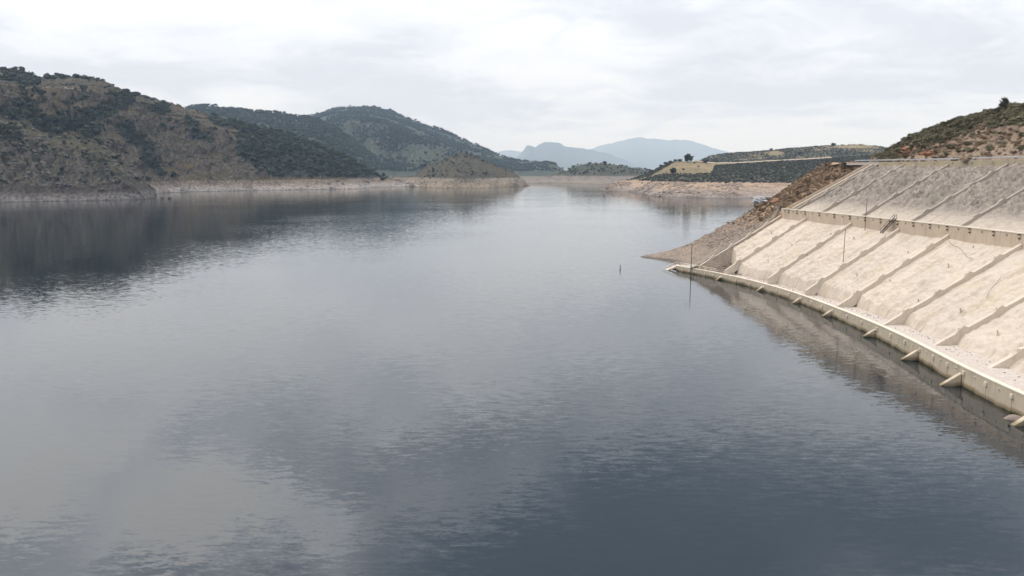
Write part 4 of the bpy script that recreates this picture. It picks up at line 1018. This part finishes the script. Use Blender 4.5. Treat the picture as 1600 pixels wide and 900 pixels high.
# left hillside: evergreen trees that can be told apart, and the mass behind
def w_left(px, py, V): return (wood_h1(px, py) ** 1.5 * (0.35 + 1.3 * np.clip(fbm(V[:, 0] * .02, V[:, 1] * .02, 3, 12) + .3, 0, 1)) + 0.35 * np.clip(fbm(V[:, 0] * .016, V[:, 1] * .012, 3, 14) - 0.12, 0, 1) + 0.012) * (V[:, 2] > 17)
allp = pick('hill_behind_left', w_left, 2500, rs)
sz = [rng.uniform(3.0, 9.5) if rng.random() < 0.6 else rng.uniform(2.5, 5.0) for _ in allp]
order = sorted(range(len(allp)), key=lambda i: -sz[i] / allp[i].length)
first = None
def tree_label(p):
    a, b = proj(p.x, p.y, p.z)
    if a > 345 and poly_mask(np.array([a]), np.array([b]), POLY_WOOD)[0]:
        return 'dark evergreen tree of the dense wood on the falling right flank of the left hill', 'trees of the dense wood on the right flank'
    if b < 140: return 'dark evergreen tree high up just under the crest of the left hill', 'evergreen trees under the crest of the left hill'
    if a > 190 and b > 200 and a < 270: return 'dark evergreen tree in the gully running down behind the rocky knoll', 'evergreen trees in the gully'
    if b > 235: return 'dark evergreen tree low on the left hillside just above the bare shore', 'evergreen trees above the bare shore'
    if a < 130: return 'dark evergreen tree halfway up the left hill behind the grassy knoll', 'evergreen trees behind the grassy knoll'
    return 'dark evergreen tree scattered among rocks in the middle of the left hillside', 'evergreen trees among the hillside rocks'
for i in order[:190]:
    p = allp[i]; lb, gp_ = tree_label(p)
    t = tree(p, sz[i], CR_OAK[i % 3], TR[i % 2], lb, 'tree', gp_, wide=rng.uniform(0.9, 1.25))
    first = first or t
SRC = [o for o in C.objects if o.name.startswith('crown')][:6]
scatter('woodland', [allp[i] for i in order[190:]], [sz[i] * 0.95 for i in order[190:]], SRC[:3], 'smaller evergreen trees covering the left hillside', 0.1)
kp = pick('knoll_left', lambda px, py, V: (0.9 * np.clip(fbm(V[:, 0] * .03, V[:, 1] * .03, 3, 4), 0, 1) + 0.05 + blob(px, py, 12, 208, 26, 12, 20) * 2) * (V[:, 2] > 17), 240, rs)
scatter('undergrowth', kp, [rng.uniform(1.5, 5.0) for _ in kp], SRC[:3], 'dark bushes dotted over the left knoll', 0.1)
tr_ = MB(); prev = None
for i in range(56):
    px = 36 + i * 2.1; py = np.interp(px, [36, 60, 100, 152], [139, 137.5, 138, 145.5]); q = hitpx('hill_behind_left', px, py)
    if q is None: continue
    z = max(drop('hill_behind_left', q.x, q.y) or 0, drop('hill_behind_left', q.x, q.y + 5) or 0) + 0.3; cur = [(q.x, q.y - 1, z - 0.6), (q.x, q.y + 5, z + 0.8)]
    if prev and abs(prev[0][1] - cur[0][1]) < 40: tr_.hexa([(p[0], p[1], p[2] - 2.5) for p in (prev[0], cur[0], cur[1], prev[1])] + [prev[0], cur[0], cur[1], prev[1]])
    prev = cur
M['track_dark'] = simple_mat('dull_dirt_track', (0.13, 0.105, 0.08), (0.17, 0.14, 0.11), 0.2, 0.95, 0.1)
tag(tr_.build('dirt_track', M['track_dark']), 'pale dirt track crossing high on the left hill', None, None, 'structure')
# skyline pines on the left hill
for i, (px, s) in enumerate([(84, 5), (91, 6.5), (96, 6), (102, 5.5), (107, 6), (119, 9), (126, 6), (133, 9), (141, 5), (153, 5), (160, 5), (196, 7), (211, 8), (228, 7), (236, 5), (18, 9), (28, 9), (38, 8), (48, 9), (54, 8), (5, 9)]):
    Y = float(np.interp(px, [0, 62, 115, 178, 240], [1445, 1395, 1375, 1385, 1425])); x = (px - 800) / F * Y * (1 + 0.018)
    x = float(atY(px, 125, Y)[0]); z = drop('hill_behind_left', x, Y)
    if z is None: continue
    tree((x, Y, z - 0.28 * s), s * 1.15, CR_OAK[i % 3], TR[i % 2], 'dark tree on the skyline of the left hill', 'tree', 'trees on the skyline of the left hill', name='tree', wide=1.35)
for i in range(60):
    px = 338 + i * 4.5 + rng.uniform(-2, 2); b_ = np.interp(px, [340, 360, 420, 480, 530, 570, 600, 612], [186, 190, 205, 220, 242, 262, 276, 281]); Y = float(np.interp(px, [340, 360, 420, 480, 530, 570, 600], [1495, 1500, 1520, 1530, 1520, 1500, 1480])) - rng.uniform(4, 26)
    x = float(atY(px, b_, Y)[0]); z = drop('hill_behind_left', x, Y)
    if z is None: continue
    s_ = rng.uniform(4.5, 8.5); tree((x, Y, z - 0.1 * s_), s_, CR_OAK[i % 3], TR[i % 2], 'dark evergreen tree along the falling crest of the wood on the left hill', 'tree', 'trees along the falling crest of the wood', wide=rng.uniform(0.9, 1.3))
# mid distance woods
rid = []
for nm, A_px, A_py, A_Y, n_, (lo_, hi_) in (('second_ridge', [300, 325, 395, 470, 490, 520, 555, 590, 625], [167, 166, 176, 184, 186, 199, 222, 250, 272], [3100, 3100, 3100, 3070, 3030, 2970, 2900, 2830, 2770], 90, (300, 600)),
                                       ('big_hill', [480, 545, 610, 650, 700, 740, 780, 818], [183, 168, 176, 191, 209, 226, 243, 253], [4600, 4600, 4600, 4500, 4400, 4200, 3950, 3650], 150, (484, 815))):
    for i in range(n_):
        px = rs.uniform(lo_, hi_); Y = float(np.interp(px, A_px, A_Y)) - rs.uniform(3, 40); x = float(atY(px, np.interp(px, A_px, A_py), Y)[0]); z = drop(nm, x, Y)
        if z: rid.append(Vector((x, Y, z)))
wp = pick('second_ridge', lambda px, py, V: (V[:, 2] > 25) * (0.6 + fbm(V[:, 0] * .008, V[:, 1] * .008, 3, 6)), 2600, rs)
wp += pick('big_hill', lambda px, py, V: (V[:, 2] > 20) * np.clip(0.35 + 1.6 * fbm(V[:, 0] * .004, V[:, 1] * .004, 4, 8), 0.03, 1.2), 5200, rs, eps=30)
wp += rid
scatter('forest', wp, [rng.uniform(6, 13) for _ in wp], SRC[:3], 'evergreen forest covering the hills in the middle distance', 0.1)
ip_ = pick('island_knoll', lambda px, py, V: (V[:, 2] > 17) * np.clip((780 - px) / 80, 0.1, 1), 60, rs)
ip_ += pick('far_shore', lambda px, py, V: (V[:, 2] > 19) * 1.0, 160, rs)
scatter('undergrowth', ip_, [rng.uniform(2, 5.5) for _ in ip_], SRC[:3], 'dark bushes on the knoll and the far shore', 0.1)
x, Y = float(atY(945, 256, 1895)[0]), 1895; tree((x, Y, drop('far_shore', x, Y)), 9, CR_OAK[0], TR[0], 'lone round tree on top of the hill at the far end of the lake')
# right headland: lone trees
def put(names, px, py, h, crown, label, wide=1.0, group=None, name='tree', up=0, trunk=None, cat='tree'):
    q = hitpx(names, px, py)
    if q is None:
        for k in range(1, 12):
            q = hitpx(names, px, py + k)
            if q: break
    if q: return tree(q, h, crown, trunk or TR[0], label, cat, group, name, wide)
BIGCR = crown_mesh('crown', 401, M['leaf'], 0.55, 0.12, 1.0, 26, 34, 0.07, 0.66)
put('right_headland', 1075, 253.5, 14, BIGCR, 'large dark broad tree standing alone on the headland', 1.15)
put('right_headland', 1103, 254, 8.5, BIGCR, 'round dark bush tree just right of the large tree on the headland', 1.2)
put('right_headland', 1051, 271, 8.5, BIGCR, 'dark round bush on the golden grass below the large tree', 1.3)
for px, py, s in ((1033, 257, 4), (1040, 255, 5), (1048, 252.8, 5), (1055, 251.8, 5), (1062, 252, 6)):
    put('right_headland', px, py + 1.5, s, CR_OAK[px % 3], 'dark bush on the rocky crest left of the large tree', 1.5, 'bushes on the headland crest', 'bush')
for px, py, s in ((1091, 261, 2.5), (1085, 256, 2.5), (1068, 266, 3)): put('right_headland', px, py, s, CR_OAK[px % 3], 'small dark bush in the golden grass of the headland', 1.3, 'bushes in the golden grass', 'bush')
GB = crown_mesh('crown', 402, M['greybush'], 0.6, 0.05, 1.0, 20, 26, 0.06, 0.4)
put('right_headland', 1139, 283, 9, GB, 'pale bare tree against the dark scrub above the tan shore', 1.0)
put('right_headland', 1190, 284, 5.5, GB, 'greyish bush at the lower edge of the dark scrub', 1.5)
put('right_headland', 1162, 284, 3.8, GB, 'small pale bush at the lower edge of the dark scrub', 1.0)
put('right_headland', 1066, 282, 5, GB, 'low grey brown bush above the rocky shore of the headland', 1.6)
for i, (px, s) in enumerate([(1205, 7), (1213, 4), (1274, 4.5), (1302, 9), (1315, 4.5), (1326, 3.5), (1344, 4.5), (1375, 4.5), (1232, 3)]):
    Y = 1893; x = float(atY(px, 230, Y)[0]); z = drop('right_back_hill', x, Y)
    if z: tree((x, Y, z - 0.3), s, CR_OAK[i % 3], TR[0], 'small dark tree on the skyline of the scrub hill' if px != 1302 else 'tallest tree on the skyline of the scrub hill', 'tree', 'trees on the skyline of the scrub hill' if px != 1302 else None, wide=1.2)
put('right_back_hill', 1249, 242, 9, CR_OAK[1], 'dark round tree on the face of the scrub hill', 1.3)
# scrub mass of the headland
M['scrub_leaf'] = leaf_mat('dull_scrub_leaves', (0.042, 0.042, 0.027), (0.075, 0.07, 0.045), 0.1)
SCR = [crown_mesh('crown', 410 + i, M['scrub_leaf'], 0.8, -0.1, 0.75, 14, 18, 0.12, 0.6) for i in range(2)]
SC_ = []
for i, (px, py) in enumerate(((1128, 279), (1176, 280))):
    t_ = put('right_headland', px, py, 3.2, SCR[i], ['taller dull green bush at the left of the dark scrub, beside the pale bare tree', 'taller dull green bush at the foot of the dark scrub, beside the greyish bush'][i], 1.3, 'taller bushes in the dark scrub', 'bush'); SC_.append([c for c in t_.children if c.data == SCR[i]][0])
sp = pick('right_headland', lambda px, py, V: (scrub_h6(px, py, V) > 0.5) * 1.0, 5200, rs, up=1.5, lim=(940, 1420))
scatter('scrub', sp, [rng.uniform(1.1, 2.3) for _ in sp], SC_, 'dense dark green scrub on the headland', 0.1)
sp = pick('right_back_hill', lambda px, py, V: np.clip(scrub_h7(px, py, V), 0, 1), 2600, rs, up=1.5, lim=(1080, 1420))
scatter('scrub', sp, [rng.uniform(1.2, 2.6) for _ in sp], SC_, 'dark scrub on the hill behind the headland', 0.1)

# rocks on the shores
M['rock_dark'] = simple_mat('dark_hillside_rock', (0.065, 0.057, 0.05), (0.135, 0.12, 0.105), 0.15, 0.9, 0.3)
RD = [place_rock(rock_mesh('boulder', 90 + i, M['rock_dark']), Vector((-404 + 9 * i, 893 - 2 * i, 1.0)), (2.6, 2.0, 1.6), ['dark boulder in the water just off the low tip of the rocky knoll', 'dark boulder farther out in the water off the tip of the rocky knoll'][i], 'boulders at the tip of the knoll') for i in range(2)]
R0 = [place_rock(R[i], Vector((57.5 - 1.6 * i, 268.5 + i, 0.2)), (1.0, 0.8, 0.8), 'dark boulder in the water beyond the end of the low wall', 'boulders beyond the wall end') for i in (0, 1)]
R0b = [place_rock(rock_mesh('boulder', 120 + i, M['stone']), Vector((float(xf(148 + 9 * i)) + 1.6, 148 + 9 * i, float(zt_(150)))), (0.28, 0.22, 0.2), 'small pale stone fallen on the gravel path', 'stones on the path') for i in (0, 1)]
rp = pick('right_headland', lambda px, py, V: (V[:, 2] > 0.3) * (V[:, 2] < 15) * (px < 1160) * np.clip(0.1 + 2 * fbm(V[:, 0] * .03, V[:, 1] * .03, 3, 3), 0, 1), 700, rs, up=1)
scatter('rubble', rp, [rng.uniform(0.6, 2.8) ** 1.1 for _ in rp], R0, 'broken rocks on the bare shore of the headland', 0.5)
rp = pick('knoll_left', lambda px, py, V: (V[:, 2] > 15) + 0.15 * (V[:, 2] > 1), 420, rs, up=1) + pick('hill_behind_left', lambda px, py, V: ((V[:, 2] > 15) + 0.1 * (V[:, 2] > 1)) * (1 - 0.9 * wood_h1(px, py)), 1500, rs, up=1) + pick('island_knoll', lambda px, py, V: (V[:, 2] > 16) + 0.1, 250, rs, up=1)
scatter('rubble', rp, [rng.uniform(0.7, 3.4) for _ in rp], RD, 'rock outcrops over the left hillside and the knoll', 0.5)

# stones on the near bank
bp = []; bs = []
for _ in range(60000):
    x = rng.uniform(50, 125); y = rng.uniform(253.5, 345)
    bp.append((x, y))
A = np.array(bp); D = shore_dist(A[:, 0], A[:, 1]); ok = (D > 0.3) & (D < 50); A, D = A[ok], D[ok]
dens = np.where(D < 14, 0.16, np.where(D < 30, 0.95, 0.10)); k_ = rs.rand(len(A)) < dens * 0.42; A, D = A[k_], D[k_]
P = [Vector((a[0], a[1], (bz(a[0], a[1]) or 0))) for a in A]
scatter('rubble', P, [min(0.55, 0.12 + abs(rng.gauss(0, 0.15))) * (0.8 if d < 14 else 1.0) for d in D], R0, 'loose stones and rubble on the bank beyond the slope', 0.6)
# dark rubble on the path end and beside the stair foot
P = [Vector((rng.uniform(51, 60), rng.uniform(258, 270), 0)) for _ in range(350)]
P = [Vector((p.x, p.y, (bz(p.x, p.y) or 0))) for p in P if (bz(p.x, p.y) or 0) > -0.8]
scatter('rubble', P, [rng.uniform(0.3, 0.9) for _ in P], R0, 'dark rocks in the water round the far end of the low wall', 0.6)
P = []
for _ in range(900):
    y = rng.uniform(236, 252); x = float(xt(y)) + rng.uniform(1.6, 9 + (y - 236) * 0.4); P.append(Vector((x, y, float(zt_(y)) + 0.05 + max(0, (x - float(xf(y)) - 3.5)) * 0.35)))
scatter('gravel', P, [rng.uniform(0.1, 0.35) for _ in P], R0, 'dark stones heaped at the far end of the path', 0.6)
P = []
for _ in range(450):
    y = rng.uniform(95, 240); x = float(xf(y)) + rng.gauss(2.6, 1.1); P.append(Vector((x, y, float(zt_(y)) + 0.02)))
scatter('gravel', P, [rng.uniform(0.05, 0.22) for _ in P], R0b, 'small stones fallen along the foot of the slope', 0.6)

# brush on the near bank and shrubs on the road hill
def mk_src(me, nm, loc, h, label, cat, group=None):
    return tree(loc, h, me, TR[0], label, cat, group, nm)
dry = [crown_mesh('tuft', 500 + i, M['dry'], 0.8, -0.1, 0.6, 14, 30, 0.10, 0.22) for i in range(2)]
A = np.array([(rng.uniform(72, 118), rng.uniform(249, 345)) for _ in range(22000)]); D = shore_dist(A[:, 0], A[:, 1]); ok = (D > 24) & (D < 58); A, D = A[ok], D[ok]
k_ = rs.rand(len(A)) < sstep(24, 38, D) * 0.55; A = A[k_]
ok = (A[:, 1] > 254.5) | (A[:, 0] > 200); A = A[ok]
P = [Vector((a[0], a[1], (bz(a[0], a[1]) or 0))) for a in A]
d0 = [link('tuft', dry[0], None, P[0]), link('tuft', dry[1], None, P[1])]
for o in d0: o.scale = (0.9, 0.9, 0.9); tag(o, 'tuft of dry straw coloured brush on the bank', 'tuft', 'dry tufts on the bank')
scatter('undergrowth', P[2:], [rng.uniform(0.3, 0.95) for _ in P[2:]], d0, 'dry orange brown brush on the bank beside the slope', 0.3)
nshr = 0
sel = [P[int(i)] for i in np.linspace(5, len(P) - 1, 70)]
for i, p in enumerate(sel):
    if not visible(p + Vector((0, 0, 0.8)), 2.0): continue
    tree(p, rng.uniform(1.1, 2.2), CR_BROWN[i % 2], TR[0], 'brown bush on the brushy bank beside the slope', 'shrub', 'brown bushes on the brushy bank', 'shrub', 1.0)
rp = pick('road_hill', lambda px, py, V: np.clip(sstep(12, 0, (py - np.interp(px, [1380, 1405, 1420, 1450, 1500, 1545, 1600], [238, 226, 215, 205, 188, 176, 165])) - 20) + 0.07, 0, 1) * (px < 1610) * (1 - np.clip(RED(px, py) * 1.5, 0, 1)), 900, rs, up=0.9, lim=(1380, 1606), eps=1.5)
rp.sort(key=lambda p: p.length)
big = rp[:]; rng.shuffle(big)
for i, p in enumerate(big[:230]):
    tree(p - Vector((0, 0, 0.15)), rng.uniform(0.8, 1.7), CR_SHRUB[i % 3], TR[0], 'olive green bush on the dry hill above the road', 'shrub', 'olive bushes on the dry hill', 'shrub', rng.uniform(0.9, 1.4))
SS = [o for o in C.objects if o.name.startswith('foliage') and o.data in CR_SHRUB][:3]
SB = [o for o in C.objects if o.name.startswith('foliage') and o.data in CR_BROWN][:2]
rb = pick('road_hill', lambda px, py, V: np.clip(sstep(26, 0, (py - np.interp(px, [1380, 1405, 1420, 1450, 1500, 1545, 1600], [238, 226, 215, 205, 188, 176, 165])) - 6) + 0.01, 0, 1) * (px < 1610) * (1 - np.clip(RED(px, py) * 1.5, 0, 1)), 1500, rs, up=0.6, lim=(1380, 1606), eps=1.5)
scatter('scrub', rb, [rng.uniform(0.5, 1.2) for _ in rb], SS, 'fine olive scrub along the top of the dry hill', 0.2)
scatter('scrub', big[230:], [rng.uniform(0.8, 1.9) for _ in big[230:]], SS, 'low olive scrub covering the dry hill', 0.2)
rp = pick('road_hill', lambda px, py, V: (px < 1610) * (1 - 0.9 * np.clip(RED(px, py) * 1.5, 0, 1)), 700, rs, up=0.6, lim=(1370, 1606), eps=1.5)
scatter('undergrowth', rp, [rng.uniform(0.4, 1.3) for _ in rp], SB + d0, 'brown and straw coloured growth over the dry hill', 0.3)
PINE2 = crown_mesh('crown', 403, M['shrub'], 0.45, 0.05, 1.0, 34, 26, 0.06, 0.5, 0.85)
put('road_hill', 1568, 172, 4.4, PINE2, 'pointed young pine on the skyline of the dry hill', 1.15, name='pine_tree')
for i, (px, py) in enumerate([(1402, 238), (1407, 234), (1411, 238), (1416, 233), (1420, 239), (1441, 241), (1447, 238), (1453, 241), (1458, 237)]):
    q = hitpx('road_hill', px, py)
    if q: o = place_rock(rock_mesh('boulder', 80 + i, M['rock_red'], 3), q, (rng.uniform(1.1, 2.0), rng.uniform(1.1, 2.0), rng.uniform(1.0, 1.8)), 'rusty red rock face in the cut beside the road', 'red rocks in the road cut', i)
q = None
put('bank', 1391, 251.5, 1.6, CR_BROWN[0], 'brown bush at the guardrail by the end of the upper slope', 1.3, name='shrub', cat='shrub')
y_ = 208.0; tree((float(xc(y_)) + 0.1, y_, 36.2), 2.3, CR_BROWN[1], TR[0], 'bare brown bush hanging over the crest wall in front of the guardrail', 'shrub', None, 'shrub', 0.9)
